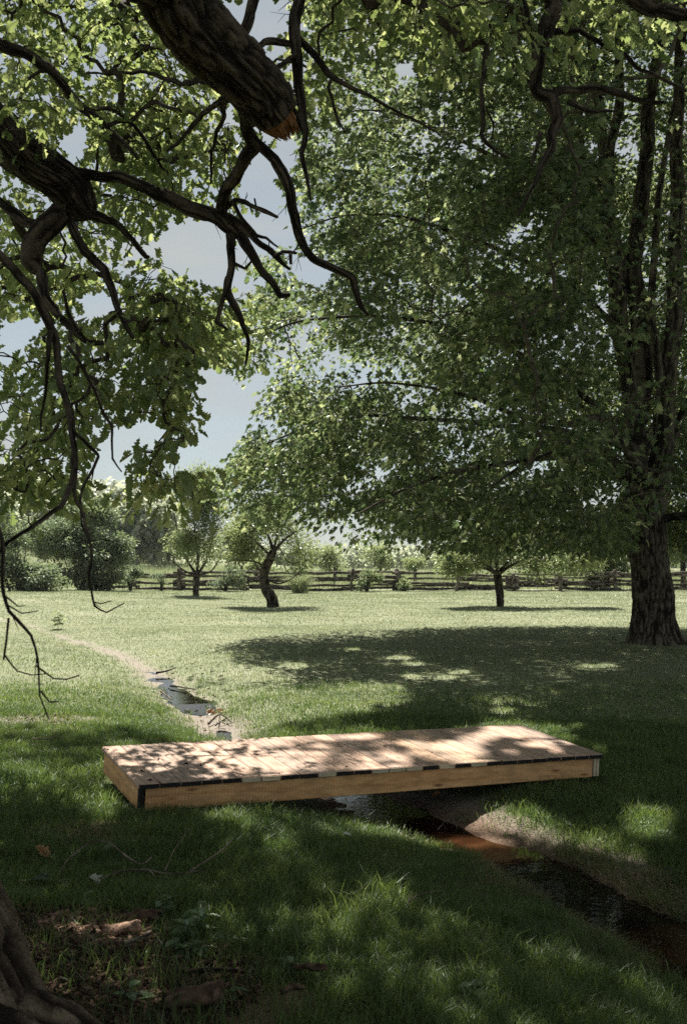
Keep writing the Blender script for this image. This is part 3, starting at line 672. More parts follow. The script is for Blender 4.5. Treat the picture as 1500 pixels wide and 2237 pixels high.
for q, (p_, r_) in enumerate(OAK_LIMBS):
    rr = float(np.median(r_)); p_ = np.asarray(p_)
    if rr < .06 and len(p_) > 2: p_ = p_ + rng.normal(size=p_.shape) * rr * .25
    r_ = np.asarray(r_) * (1.0 if rr > .1 else .86)
    pts, rad = catmull(p_, r_, .018 if rr > .1 else (.025 if rr > .02 else .03))
    if rr < .1 and len(p_) > 2:                                   # oak limbs bend in elbows, not in curves
        sg_ = np.r_[0, np.cumsum(np.linalg.norm(np.diff(p_, axis=0), axis=1))]; sp_ = np.r_[0, np.cumsum(np.linalg.norm(np.diff(pts, axis=0), axis=1))]
        sp_ = sp_ / sp_[-1] * sg_[-1]; lin = np.stack([np.interp(sp_, sg_, p_[:, k]) for k in range(3)], 1); pts = pts * .25 + lin * .75
    fq = .55 / max(rr, .012) * .5
    jn = (np.stack([vnoise(pts * fq, q + 3 * k) for k in range(3)], 1) - .5) * rad[:, None] * .7; jn[0] = 0; pts = pts + jn
    if rr < .1: pts = pts + (np.stack([vnoise(pts * 7, q + 3 * k) for k in range(3)], 1) - .5) * .035 * np.minimum(1, np.arange(len(pts)) / 6)[:, None]
    rad = rad * (1 + .10 * (vnoise(np.c_[pts * 9]) - .5))
    m = Mesh(); tube(m, pts, rad, 90 if rr > .1 else (28 if rr > .03 else 9), bark=(.03 if rr > .1 else (.3 * rr if rr > .03 else .35 * rr)), seed=q, bfreq=1.0 if rr > .1 else .8)
    if rr < .12 and len(pts) > 8:
        Ls = np.linalg.norm(np.diff(pts, axis=0), axis=1).sum()
        for z in range(int(Ls * rng.uniform(2.5, 5))):           # dead spurs and side twigs
            k = int(rng.integers(3, len(pts) - 1)); tg = pts[k] - pts[k - 1]; tg /= np.linalg.norm(tg) + 1e-9; sd_ = np.cross(tg, rdir(1)[0]); sd_ /= np.linalg.norm(sd_)
            ln = rng.uniform(.03, .20) * (.5 + min(1, rad[k] / .03)); d1 = sd_ * .8 + tg * .6; rt = min(rad[k] * .5, rng.uniform(.002, .0055))
            a0 = pts[k]; a1 = a0 + d1 * ln * .5; d2 = d1 + rdir(1)[0] * .6; a2 = a1 + d2 / np.linalg.norm(d2) * ln * .5; a1 = a1 + rdir(1)[0] * ln * .08
            tube(m, [a0, a1, a2], [rt * 1.2, rt * .8, rt * .35], 5)
            if rng.random() < .5: a3 = a1 + (d1 + rdir(1)[0] * .9) * ln * .35; tube(m, [a1, a1 * .5 + a3 * .5, a3], [rt * .6, rt * .5, rt * .3], 4)
    m.build('limb', M_BARK, oak)
# torn stub of the broken limb
bp_, br_ = OAK_LIMBS[0]; E0 = bp_[-1]; E1 = P(634, 296, 5.98); ax = E1 - E0; Ln = np.linalg.norm(ax); ax /= Ln
e1 = np.array([1.0, 0, 0]) - ax * ax[0]; e1 /= np.linalg.norm(e1); e2 = np.cross(ax, e1); R0 = br_[-1] * .90
if e2[2] < 0: e2 = -e2
m = Mesh(); mb = Mesh()
for q in range(900):
    a = rng.uniform(0, 2 * math.pi); rr = R0 * math.sqrt(rng.random()); ra = e1 * math.cos(a) + e2 * math.sin(a)
    side = (ra @ (e1 + e2)) / 1.414                      # +1 on the upper right flank, which keeps its bark
    ln = Ln * (rng.uniform(.55, 1.0) + .12 * math.sin(a * 3 + 1)) * (1 - .25 * rr / R0 * (side < 0)); w = rng.uniform(.006, .015)
    st = E0 - ax * .12 + ra * rr; mid = E0 + ax * ln * .55 + ra * rr * .86; tip = E0 + ax * ln + ra * rr * .62 + rng.normal(size=3) * .007
    bark_ = side > .45 and rr > R0 * .55
    tube(mb if bark_ else m, [st, mid, tip], [w, w * .9, .002], 5)
te = m.build('broken_end', M_TORN, oak); te['label'] = 'torn orange heartwood at the end of the broken limb'
mb.build('bark_tongue', M_BARK, te)

OAK_REG = [  # polygon, clusters, depths
 ([(-40, -30), (330, -30), (480, 190), (520, 300), (440, 330), (300, 340), (150, 240), (-40, 220)], 247, 7.2, 11),
 ([(180, 300), (520, 230), (520, 400), (470, 470), (380, 480), (250, 440), (180, 400)], 123, 7.2, 10),
 ([(-40, 220), (120, 210), (130, 300), (60, 340), (-40, 300)], 34, 6.2, 8),
 ([(-40, 390), (150, 440), (240, 400), (370, 480), (365, 640), (250, 650), (160, 640), (-40, 700)], 111, 7.4, 10.5),
 ([(200, 640), (440, 640), (470, 720), (420, 800), (340, 790), (200, 720)], 66, 7, 9),
 ([(-40, 720), (150, 700), (250, 780), (270, 900), (200, 960), (180, 1060), (90, 1100), (-40, 1080)], 121, 6.0, 8.5),
 ([(250, 760), (380, 740), (450, 900), (430, 960), (395, 1080), (300, 1100), (280, 1000), (330, 960), (260, 900)], 85, 6.4, 8.4),
 ([(640, -30), (850, -30), (830, 100), (720, 180), (650, 180)], 30, 7, 9),
 ([(850, -30), (1180, -30), (1150, 110), (1000, 150), (900, 100)], 55, 6.5, 8),
 ([(1180, -30), (1540, -30), (1540, 60), (1250, 80)], 31, 6.5, 8),
 ([(520, 150), (650, 120), (700, 320), (640, 330), (600, 200)], 20, 7, 9),
 ([(400, 590), (470, 640), (560, 640), (530, 760), (440, 790), (400, 720)], 46, 8, 11),
 ([(350, 560), (450, 600), (450, 800), (330, 800), (250, 700)], 39, 8, 11),
 ([(-40, 560), (200, 560), (260, 700), (200, 760), (-40, 780)], 39, 7.5, 10),
]
oc = np.concatenate([clusters_px(pg, n, a, b) for pg, n, a, b in OAK_REG])
# ---- the part of the crown above the picture, which shades the foreground
SHADE_NOT = []                                    # sunny patches on the ground: px ellipses
SUNNY = [(225, 1778, 40, 24), (490, 1800, 38, 18), (548, 1808, 20, 14), (620, 1795, 15, 8), (850, 1826, 80, 22), (950, 1850, 60, 14), (1100, 1792, 95, 28), (1185, 1812, 65, 22), (1420, 1808, 65, 34), (1310, 1850, 60, 22), (1240, 1832, 100, 20), (1380, 1880, 50, 14), (1230, 1700, 20, 16), (1040, 1842, 75, 17),
         (255, 2060, 85, 20), (150, 2040, 40, 20), (750, 2025, 40, 16), (860, 1985, 40, 12), (1235, 2110, 25, 16), (1470, 1850, 20, 20), (60, 1690, 40, 14), (110, 1600, 30, 8), (30, 1640, 25, 8),
         (1312, 1645, 16, 9), (1260, 1590, 20, 6), (1100, 1555, 25, 6), (1090, 1535, 20, 4), (820, 1990, 60, 12),
         (650, 1548, 140, 32), (780, 1510, 80, 9), (760, 1560, 60, 10), (850, 1535, 40, 7), (1300, 1455, 40, 3), (900, 1385, 40, 3), (1010, 1468, 22, 4), (560, 1465, 24, 4), (240, 1425, 190, 75), (640, 1380, 120, 6), (830, 1510, 60, 14), (430, 1560, 130, 50),
         # the deck
         (262, 1633, 45, 6), (284, 1669, 22, 6), (292, 1691, 16, 5), (347, 1682, 26, 9), (366, 1661, 42, 9), (458, 1648, 48, 11), (470, 1629, 60, 8), (582, 1625, 52, 8), (552, 1663, 52, 11), (592, 1682, 30, 9), (624, 1612, 32, 6), (717, 1610, 34, 7), (792, 1609, 42, 9), (626, 1647, 34, 6), (628, 1676, 26, 9), (795, 1652, 18, 5), (814, 1662, 22, 7), (884, 1656, 60, 10), (935, 1641, 48, 20), (848, 1640, 18, 5), (885, 1622, 22, 6),
         (1000, 1638, 62, 22), (1095, 1599, 48, 13), (1190, 1602, 60, 11), (1120, 1592, 60, 7), (1175, 1624, 38, 9), (1040, 1612, 40, 10), (1212, 1639, 20, 6), (1115, 1644, 18, 4), (1240, 1620, 26, 6)]
def surf(x, y):
    q = np.stack([x - A[0], y - A[1]], 1); Mx = np.linalg.inv(np.stack([(B - A)[:2], (D - A)[:2]], 1)); uv = q @ Mx.T
    on = (uv[:, 0] > -.01) & (uv[:, 0] < 1.01) & (uv[:, 1] > -.01) & (uv[:, 1] < 1.1)
    return np.where(on, A[2] + uv[:, 0] * (B - A)[2] + uv[:, 1] * (D - A)[2], ground(x, y))
for q_ in range(16): SUNNY.append((470 + 560 * _h(q_, 1, 2, 3), 1384 + 105 * _h(q_, 5, 2, 3), 12 + 22 * _h(q_, 1, 7, 3), 2.5 + 3 * _h(q_, 1, 2, 9)))
def shadow_px(c):
    g = c.copy()
    for _ in range(3):
        gz = surf(g[:, 0], g[:, 1]); t_ = (c[:, 2] - gz) / S[2]; g = c - S[None] * t_[:, None]
    return proj(g), g
def on_sunny(gp, mx=6, my=5):
    r = np.zeros(len(gp), bool); th_ = .45 + 1.15 * (.6 * vnoise(np.c_[gp[:, 0] / 24, gp[:, 1] / 9, gp[:, 0] * 0], 17) + .4 * vnoise(np.c_[gp[:, 0] / 9, gp[:, 1] / 4, gp[:, 0] * 0], 18))
    for a, b, rx, ry in SUNNY: r |= ((gp[:, 0] - a) / (rx + mx)) ** 2 + ((gp[:, 1] - b) / (ry + my)) ** 2 < th_
    return r
def shkey(c): return c[:, :2] - S[None, :2] / S[2] * c[:, 2:3]
ock = shkey(oc)
cand = []
tot = 0
while tot < 3600:
    n_ = 4000
    gy = np.where(rng.random(n_) < .45, rng.uniform(2.5, 6.6, n_), rng.uniform(2.5, 13.6, n_)); gx = rng.uniform(-.5, .5, n_) * (gy * .8 + 3.5); gz = ground(gx, gy)
    H = rng.uniform(6.0, 13.5, n_)
    t_ = H / S[2]; c = np.stack([gx, gy, gz], 1) + S[None] * t_[:, None]
    gp = proj(np.stack([gx, gy, gz + .05], 1)); cp = proj(c)
    ok = (cp[:, 1] < -60)
    sunny = on_sunny(gp)
    lawn_sun = (gp[:, 1] < 1500) & (gp[:, 0] < 900)
    edge = (gp[:, 0] < 580) & (gp[:, 1] < np.interp(gp[:, 0], [0, 200, 300, 400, 500, 560], [1512, 1520, 1540, 1586, 1620, 1645]))
    rightsun = (gp[:, 1] < 1470)
    ok &= ~sunny & ~lawn_sun & ~edge & ~rightsun
    ok[ok] &= (np.linalg.norm(shkey(c[ok])[:, None] - ock[None], axis=2) < .45).sum(1) < np.where(rng.random(int(ok.sum())) < .95, 1, 99)      # leaves the hanging sprays in the sun
    # crown outline of the oak
    ok &= ((c[:, 0] + .3) / 9) ** 2 + ((c[:, 1] - 8) / 11) ** 2 < 1
    cand.append(c[ok]); tot += ok.sum()
canopy = np.concatenate(cand)[:3600]
m = Mesh()
ctr0 = np.array([-1, 5, 6.0])
def outw(c, c0):
    v = c - c0; return v / (np.linalg.norm(v, axis=1)[:, None] + 1e-6)
cluster_leaves(m, oc, outw(oc, ctr0), 11, .40, .102, 'oak', droop=.4, flat=.30, filt=lambda p: ~in_holes(proj(p), 1.0) & ~on_sunny(shadow_px(p)[0], 0, 0))
cluster_leaves(m, canopy, outw(canopy, ctr0), 17, .30, .14, 'oak', droop=.2, flat=.65, filt=lambda p: ~on_sunny(shadow_px(p)[0], 0, 0))
m.cur = 1; twig_mesh(m, grow(OAK_LIMBS, np.concatenate([oc, canopy]), .0035, .42, maxr=.06))
m.build('crown', [M_OAK, M_TWIG], oak, smooth=False)
# ------------------------------------------------------------------ the big maple
MB = P(1428, 1408, 20.0); MB[2] = G1(MB[0], MB[1])
maple = thing('maple_tree', MB, 'big dark multi-stemmed maple with a flared trunk and dense drooping crown on the right', 'tree')
m = Mesh(); dm = 20.0
tp, tr_ = pxlimb([(1428, 1420, dm, 66), (1427, 1408, dm, 60), (1426, 1385, dm, 50), (1424, 1350, dm, 46), (1422, 1300, dm, 45), (1418, 1250, dm, 42), (1412, 1200, dm, 41), (1408, 1150, dm, 42), (1404, 1100, dm, 41), (1400, 1060, dm, 32)])
tp, tr_ = catmull(tp, tr_, .04)
def mflare(th, s):
    h = np.exp(-np.maximum(s * 3.3 - .1, 0) / .25); return 1 + h * .28 * np.maximum(0, np.cos(th * 4 + .6)) + .05 * np.cos(th * 3 + 1)
tube(m, tp, tr_, 96, bark=.022, seed=13, flare=mflare, bfreq=.9); m.build('trunk', M_MBARK, maple)
MST = [
 [(1398, 1120, 20, 34), (1388, 1000, 20, 25), (1391, 900, 20, 24), (1395, 750, 20, 22), (1393, 600, 20, 21), (1402, 450, 20, 18), (1418, 250, 20, 15), (1436, 0, 20, 12), (1450, -250, 20, 6)],
 [(1420, 1120, 20, 36), (1446, 980, 19.8, 25), (1456, 850, 19.7, 23), (1466, 700, 19.6, 20), (1474, 500, 19.5, 17), (1484, 250, 19.4, 13), (1490, -50, 19, 8)],
 [(1395, 1080, 20.2, 24), (1375, 880, 20.5, 16), (1352, 720, 20.8, 15), (1328, 560, 21, 15), (1312, 400, 21, 14), (1302, 200, 21.2, 11), (1298, 0, 21.4, 9), (1290, -200, 21.4, 5)],
 [(1370, 830, 20.4, 13), (1345, 640, 20, 13), (1338, 480, 19.8, 12), (1346, 250, 19.6, 11), (1352, 0, 19.4, 8), (1360, -250, 19.4, 4)],
 [(1330, 580, 21, 9), (1290, 480, 21.4, 7), (1270, 330, 21.6, 6), (1262, 130, 22, 5), (1250, -100, 22, 3)],
 [(1450, 900, 19.8, 10), (1425, 700, 19.4, 9), (1430, 520, 19, 8), (1462, 300, 18.6, 6), (1500, 60, 18.4, 4)],
 [(1392, 1010, 19.8, 12), (1320, 920, 18.8, 9), (1230, 926, 17.8, 8), (1130, 905, 17, 6), (1000, 860, 16, 4), (860, 840, 15.2, 2.5), (740, 850, 14.8, 1.4)],
 [(1385, 1000, 20, 11), (1280, 870, 19.2, 8), (1150, 780, 18.2, 7), (1000, 720, 17.6, 5), (820, 690, 17, 4), (660, 700, 16.6, 2.6), (560, 742, 16.4, 1.4)],
 [(1350, 720, 20.6, 9), (1240, 620, 20, 7), (1080, 540, 19.5, 5.5), (900, 480, 19, 4), (760, 470, 18.6, 2.6), (660, 500, 18.4, 1.5)],
 [(1330, 560, 21, 9), (1200, 420, 20.5, 7), (1050, 330, 20, 5), (900, 260, 19.5, 4), (800, 240, 19.4, 2), (700, 260, 19.3, 1.4)],
 [(1315, 420, 21, 8), (1200, 240, 21, 6), (1080, 100, 21, 5), (960, 0, 21, 3.5), (860, -60, 21, 2)],
 [(1400, 1080, 19.8, 13), (1300, 1010, 18.5, 9), (1180, 1000, 17.2, 7), (1040, 1020, 16, 5), (900, 1060, 15, 3.4), (780, 1120, 14.4, 1.8)],
 [(1395, 1060, 20.3, 12), (1280, 960, 21, 8), (1120, 930, 21.5, 6), (950, 920, 21.5, 5), (780, 910, 21, 3.4), (620, 950, 20.5, 2.2), (520, 1010, 20, 1.4)],
 [(1420, 1060, 19.6, 12), (1360, 980, 17.5, 8), (1280, 960, 15.5, 6), (1180, 1000, 13.8, 4), (1080, 1060, 12.8, 2.4)],
 [(1445, 1140, 19.8, 10), (1480, 1132, 19.6, 9), (1560, 1120, 19, 7), (1700, 1100, 18.5, 4)],
 [(1450, 1000, 20, 12), (1500, 880, 20, 10), (1600, 780, 20, 7), (1750, 700, 20, 4)],
 [(1400, 1060, 20.5, 12), (1370, 950, 22.5, 9), (1320, 900, 24.5, 6), (1240, 880, 26.5, 3)],
 [(1400, 1060, 20.5, 10), (1420, 940, 23, 8), (1450, 900, 26, 5), (1480, 880, 28, 3)],
]
MAP_LIMBS = []
for q, s in enumerate(MST):
    p_, r_ = pxlimb(s); MAP_LIMBS.append((p_, r_)); pts, rad = catmull(p_, r_, .07); rr = np.median(r_)
    pts = pts + (np.stack([vnoise(pts * .9, q + k) for k in range(3)], 1) - .5) * min(.25, rr * 2.2)
    m = Mesh(); tube(m, pts, rad, 28 if rr > .08 else 10, bark=.018 if rr > .08 else .004, seed=q + 40, bfreq=.5); m.build('limb', M_MBARK, maple)
# crown: an ellipsoid shell of sprays with drooping skirts
def maple_clusters(n):
    out = []
    while sum(map(len, out)) < n:
        k = 6000; d = rdir(k); rr = rng.random(k) ** .33; rr = np.where(rng.random(k) < .6, .72 + .28 * rng.random(k), rr)
        hz_ = np.hypot(d[:, 0], d[:, 1]) + 1e-6; low = d[:, 2] < 0; nh = np.where(low, np.sqrt(np.maximum(0, 1 - np.abs(d[:, 2]) ** 3)), hz_); d = np.c_[d[:, :2] / hz_[:, None] * nh[:, None], d[:, 2]]
        c = np.array([5.4, 19.6, 8.6]) + d * rr[:, None] * np.array([9.4, 8.8, 8.6])
        lump = vnoise(c * np.array([.42, .42, 1.25]), 71) * .55 + vnoise(c * np.array([1.0, 1.0, 2.4]), 72) * .45
        px = proj(c)
        xx = px[:, 0]
        bot = np.interp(xx, [380, 430, 520, 620, 700, 800, 900, 1000, 1150, 1300, 1500], [1000, 1080, 1110, 1140, 1215, 1240, 1170, 1195, 1210, 1225, 1240]) + (vnoise(np.c_[xx / 40, xx * 0, xx * 0], 5) - .5) * 60
        left = np.interp(px[:, 1], [0, 200, 330, 400, 480, 560, 640, 700, 790, 840, 880, 920, 1000, 1060, 1120], [660, 690, 670, 600, 640, 600, 560, 500, 445, 445, 560, 530, 500, 430, 500]) + (vnoise(np.c_[px[:, 1] / 30, xx * 0, xx * 0], 6) - .5) * 50
        infr = (px[:, 1] > -60)
        ok = (lump > np.interp(xx, [600, 1000, 1250], [.50, .47, .42])) & (c[:, 2] > 2.0) & (c[:, 1] > 9)
        ok &= ~infr | ((px[:, 1] < bot) & (xx > left) & ~in_holes(px, 1.12))
        # bright rents in the crown where the sky shows
        rent = vnoise(np.c_[px[:, 0] / 46, px[:, 1] / 34, px[:, 0] * 0], 8)
        ok &= (rent > np.interp(xx, [600, 850, 1100, 1400], [.34, .31, .27, .27])) | (~infr)
        ok &= ~(infr & (((xx - 1190) / 120) ** 2 + ((px[:, 1] - 560) / 120) ** 2 < 1) & (rent < .52))
        ok &= (rng.random(len(c)) < np.interp(xx, [450, 700, 950, 1150], [.75, .75, .85, 1.0])) | ~infr
        ok &= ~(infr & (xx > 1300) & (px[:, 1] < 1000) & (rng.random(len(c)) < .35))
        stems = infr & (xx > 1285) & (px[:, 1] < 1100) & (c[:, 1] < 20.5) & (rng.random(len(c)) < .86)
        gp, gg = shadow_px(c); ok &= ~(on_sunny(gp, 14, 8) & (gg[:, 1] < 19)) & ~stems
        trunkclear = infr & (xx > 1370) & (px[:, 1] > 1090) & (c[:, 1] < 21)
        ok &= ~trunkclear
        out.append(c[ok])
    return np.concatenate(out)[:n]
mc = maple_clusters(14000)
def mfilt(p):
    gp, gg = shadow_px(p); px = proj(p); inf = px[:, 1] > -40
    return ~(on_sunny(gp, 1, 1) & (gg[:, 1] < 19)) & ~(inf & in_holes(px, .95))
m = Mesh()
cluster_leaves(m, mc, outw(mc, np.array([6.0, 20, 6.5])), 23, .55, .115, 'maple', droop=.35, flat=.45, fold=.25, filt=mfilt, zf=.30, sag=.45)
m.cur = 1; twig_mesh(m, grow(MAP_LIMBS, mc, .003, .40, maxr=.06))
m.build('crown', [M_MAPLE, M_MBARK], maple, smooth=False)

# ------------------------------------------------------------------ orchard trees
def small_tree(name, label, cat, base_px, d, trunk, limbs, ell, n, per, spread, lsize, leafm, kind='oval', barkm=None, group=None, noise=.42, droop=.1, tip=.005, seed=0, skew=None):
    b = P(*base_px, d); b[2] = G1(b[0], b[1]) - .05
    root = thing(name, b, label, cat, group)
    sk = []
    p_, r_ = pxlimb([(a, c, d + e, r) for a, c, e, r in trunk]); p_[0] = b; sk.append((p_, r_))
    m = Mesh(); pts, rad = catmull(p_, r_, .06); tube(m, pts, rad, 20, bark=.02, seed=seed, bfreq=.6); m.build('trunk', barkm or M_ABARK, root)
    for L_ in limbs:
        p_, r_ = pxlimb([(a, c, d + e, r * .62) for a, c, e, r in L_]); sk.append((p_, r_)); m = Mesh(); pts, rad = catmull(p_, r_, .08); tube(m, pts, rad, 9, bark=.006, seed=seed); m.build('limb', barkm or M_ABARK, root)
    ell2 = []                                           # break the big masses into many smaller boughs
    for e in ell:
        for z in range(9):
            u = rdir(1)[0] * rng.uniform(.35, .85); f = rng.uniform(.3, .55); ell2.append((e[0] + u[0] * e[2], e[1] + u[2] * e[3], e[2] * f, e[3] * f, e[4] + u[1] * e[5], e[5] * f))
    out = []
    while sum(map(len, out)) < n:
        k = 3000; dr = rdir(k); rr = np.where(rng.random(k) < .6, .65 + .35 * rng.random(k), rng.random(k) ** .4)
        cs = []
        pick = rng.integers(0, len(ell2), k)
        E = np.array([[*P(e[0], e[1], d + e[4]), e[2] * d / FPX, e[5], e[3] * d / FPX] for e in ell2])[pick]
        c = E[:, :3] + dr * rr[:, None] * E[:, 3:]
        ok = vnoise(c * (1.1 if d < 60 else .6), 90 + seed) * .6 + vnoise(c * 2.6, 95 + seed) * .4 > noise
        ok &= c[:, 2] > ground(c[:, 0], c[:, 1]) + .05
        out.append(c[ok])
    c = np.concatenate(out)[:n]
    m = Mesh(); cluster_leaves(m, c, outw(c, c.mean(0) - np.array([0, 0, .8])), per, spread, lsize, kind, droop=droop, flat=.45 if cat == 'tree' else .75)
    m.cur = 1; twig_mesh(m, grow(sk, c, tip, .4, maxr=.04)); m.build('crown', [leafm, barkm or M_ABARK], root, smooth=False)
    return root
small_tree('apple_tree', 'upright vase-shaped fruit tree in front of the fence, leftmost of three on the lawn', 'tree', (428, 1303), 45,
    [(428, 1303, 0, 7), (428, 1285, 0, 6.5), (429, 1265, 0, 8), (430, 1255, 0, 7)],
    [[(430, 1257, 0, 6), (410, 1225, .3, 4), (392, 1180, .4, 3), (380, 1120, .4, 2)], [(430, 1257, 0, 6), (432, 1215, -.3, 4), (425, 1150, -.4, 3), (420, 1080, -.4, 1.5)], [(430, 1257, 0, 6), (450, 1225, .3, 4), (462, 1180, .4, 3), (470, 1120, .4, 2)],
     [(429, 1258, 0, 5), (400, 1245, -.6, 3), (372, 1222, -.8, 2)], [(430, 1258, 0, 5), (460, 1248, -.6, 3), (478, 1225, -.8, 2)]],
    [(415, 1120, 62, 85, 0, 1.3), (430, 1190, 70, 55, 0, 1.5), (395, 1190, 45, 50, 0, 1.1), (420, 1062, 44, 44, 0, .8), (440, 1110, 50, 60, 0, 1), (445, 1078, 42, 52, 0, .9), (458, 1140, 40, 60, 0, .9)], 700, 22, .50, .11, M_APPLE, seed=1, noise=.42)
small_tree('apple_tree', 'open-crowned fruit tree with a crooked leaning trunk in the middle of the lawn', 'tree', (598, 1326), 36,
    [(598, 1326, 0, 14), (592, 1305, 0, 12), (580, 1285, 0, 12), (576, 1262, 0, 11), (580, 1240, 0, 11), (590, 1220, 0, 10), (597, 1205, 0, 9)],
    [[(597, 1207, 0, 8), (590, 1180, .2, 5), (575, 1150, .4, 3), (560, 1115, .5, 1.5)], [(598, 1206, 0, 8), (615, 1185, -.3, 5), (640, 1165, -.5, 3), (668, 1150, -.6, 1.5)], [(592, 1215, 0, 6), (560, 1185, -.6, 4), (530, 1160, -.9, 2.6), (505, 1140, -1, 1.3)], [(578, 1245, 0, 5), (565, 1230, -.5, 3.5), (540, 1225, -.9, 2.5), (510, 1222, -1.2, 1.4)],
     [(582, 1265, 0, 4), (610, 1275, -.6, 3), (640, 1262, -.9, 2), (665, 1240, -1, 1.2)], [(575, 1252, 0, 4), (562, 1240, .6, 3), (545, 1205, 1, 2), (530, 1180, 1.1, 1.2)], [(596, 1206, 0, 6), (605, 1170, .3, 4), (607, 1135, .4, 2)]],
    [(595, 1150, 100, 48, 0, 1.7), (530, 1185, 52, 48, 0, 1.3), (655, 1190, 62, 50, 0, 1.4), (600, 1120, 70, 35, 0, 1.2)], 640, 22, .48, .105, M_APPLE, seed=2, noise=.42)
small_tree('apple_tree', 'bright low spreading fruit tree with a straight dark trunk, right of the lawn', 'tree', (1092, 1329), 35.5,
    [(1092, 1329, 0, 9), (1091, 1305, 0, 8.5), (1089, 1280, 0, 9), (1086, 1258, 0, 10), (1082, 1248, 0, 8)],
    [[(1084, 1254, 0, 7), (1060, 1242, .2, 5), (1020, 1232, .4, 3), (985, 1225, .6, 1.5)], [(1088, 1254, 0, 7), (1115, 1236, -.3, 5), (1150, 1220, -.4, 3), (1195, 1205, -.4, 1.5)], [(1085, 1252, 0, 7), (1082, 1220, .2, 5), (1070, 1185, .3, 3), (1060, 1150, .3, 1.5)], [(1086, 1252, 0, 6), (1120, 1215, .4, 4), (1145, 1180, .7, 2)], [(1086, 1255, 0, 6), (1070, 1240, -.8, 4), (1040, 1225, -1.4, 2)]],
    [(1080, 1200, 105, 48, 0, 1.8), (1010, 1222, 58, 34, 0, 1.3), (1190, 1212, 90, 46, 0, 1.6), (1260, 1225, 50, 38, .2, 1.2), (1080, 1165, 90, 40, 0, 1.4)], 720, 24, .48, .115, M_APPLE, seed=3, noise=.45)
# trees and shrubs along and behind the fence
small_tree('young_tree', 'dark-trunked tree just behind the fence left of the big trunk', 'tree', (1325, 1290), 57,
    [(1325, 1292, 0, 8), (1324, 1260, 0, 7.5), (1322, 1225, 0, 7)], [[(1322, 1228, 0, 6), (1300, 1190, 0, 4), (1280, 1150, 0, 2)], [(1322, 1228, 0, 6), (1345, 1190, 0, 4), (1365, 1150, 0, 2)], [(1322, 1226, 0, 5), (1322, 1170, 0, 3), (1325, 1120, 0, 2)]],
    [(1310, 1170, 80, 75, 0, 2.2), (1270, 1225, 60, 40, 0, 1.6), (1380, 1215, 70, 50, 0, 1.8)], 420, 16, .36, .14, M_MAPLE, 'maple', M_MBARK, seed=4)
small_tree('young_tree', 'leafy tree behind the fence at the right edge beside the big trunk', 'tree', (1492, 1285), 58,
    [(1492, 1290, 0, 7), (1491, 1250, 0, 6), (1490, 1225, 0, 5)], [[(1490, 1228, 0, 5), (1475, 1180, 0, 3), (1470, 1140, 0, 2)], [(1490, 1228, 0, 5), (1505, 1180, 0, 3), (1515, 1140, 0, 2)]],
    [(1490, 1190, 55, 62, 0, 1.7), (1530, 1170, 60, 70, 0, 1.8)], 260, 16, .36, .14, M_MAPLE, 'maple', M_MBARK, seed=5)
def shrub(name, label, base_px, d, ell, n, per, spread, lsize, leafm, kind='oval', seed=0, noise=.4, droop=.1, group=None, stems=4):
    b0 = P(*base_px, d); zc = G1(b0[0], b0[1])
    lims = []
    for q in range(stems):
        a = rng.uniform(-1, 1); w = max(e[2] for e in ell) * .6; h = min(e[1] for e in ell)
        lims.append([(base_px[0] + a * w * .2, base_px[1] - 1, rng.uniform(-.2, .2), 3), (base_px[0] + a * w * .6, (base_px[1] * 2 + h) / 3, rng.uniform(-.4, .4), 2), (base_px[0] + a * w, h, rng.uniform(-.6, .6), 1)])
    return small_tree(name, label, 'shrub', base_px, d, [(base_px[0], base_px[1], 0, 4), (base_px[0] + 1, base_px[1] - 8, 0, 3), (base_px[0], base_px[1] - 16, 0, 2)], lims, ell, n, per, spread, lsize, leafm, kind, seed=seed, noise=noise, droop=droop, group=group)
shrub('large_shrub', 'tall broad dark-leaved shrub in a mound at the left end of the fence', (185, 1291), 50, [(150, 1215, 110, 75, 0, 2.6), (225, 1210, 70, 72, 0, 2.4), (110, 1160, 90, 62, .5, 2.2), (190, 1140, 62, 55, .5, 1.9), (200, 1268, 90, 28, -.6, 1.6)], 1150, 20, .34, .17, M_SHRUB, 'oval', 11, .38)
shrub('large_shrub', 'dark rounded shrub at the left edge, nearest of the mound beside the lawn', (40, 1308), 44, [(30, 1250, 85, 62, 0, 1.9), (95, 1262, 60, 38, 0, 1.4), (10, 1180, 70, 66, .5, 1.8)], 620, 20, .3, .15, M_SHRUB, 'oval', 12, .38)
shrub('fence_shrub', 'pale leafy vine bush climbing the left end of the rail fence', (285, 1288), 52, [(285, 1265, 18, 26, 0, .5), (300, 1250, 20, 14, 0, .4)], 70, 18, .2, .11, M_SHRUB, 'oval', 13, .35, stems=3)
shrub('fence_shrub', 'pale leafy bush against the fence between the two left fruit trees', (492, 1290), 52, [(485, 1272, 30, 20, 0, .7), (505, 1250, 34, 18, .2, .7), (520, 1275, 18, 16, 0, .5)], 130, 18, .2, .10, M_SHRUB, 'oval', 14, .35)
shrub('fence_shrub', 'dark vine-like bush on the fence left of the middle posts', (800, 1294), 53, [(800, 1272, 22, 24, 0, .6), (815, 1255, 22, 16, 0, .5)], 90, 16, .2, .11, M_MAPLE, 'oval', 15, .35)
shrub('fence_shrub', 'small dark bush at the foot of the fence in the middle', (882, 1294), 53, [(882, 1280, 16, 15, 0, .5)], 36, 16, .2, .11, M_MAPLE, 'oval', 16, .3)
shrub('fence_shrub', 'small leafy climber hanging on the short left bay of rails', (352, 1287), 52.5, [(352, 1270, 12, 18, 0, .35), (345, 1258, 14, 8, 0, .3)], 34, 14, .18, .09, M_SHRUB, 'oval', 17, .3, stems=2)
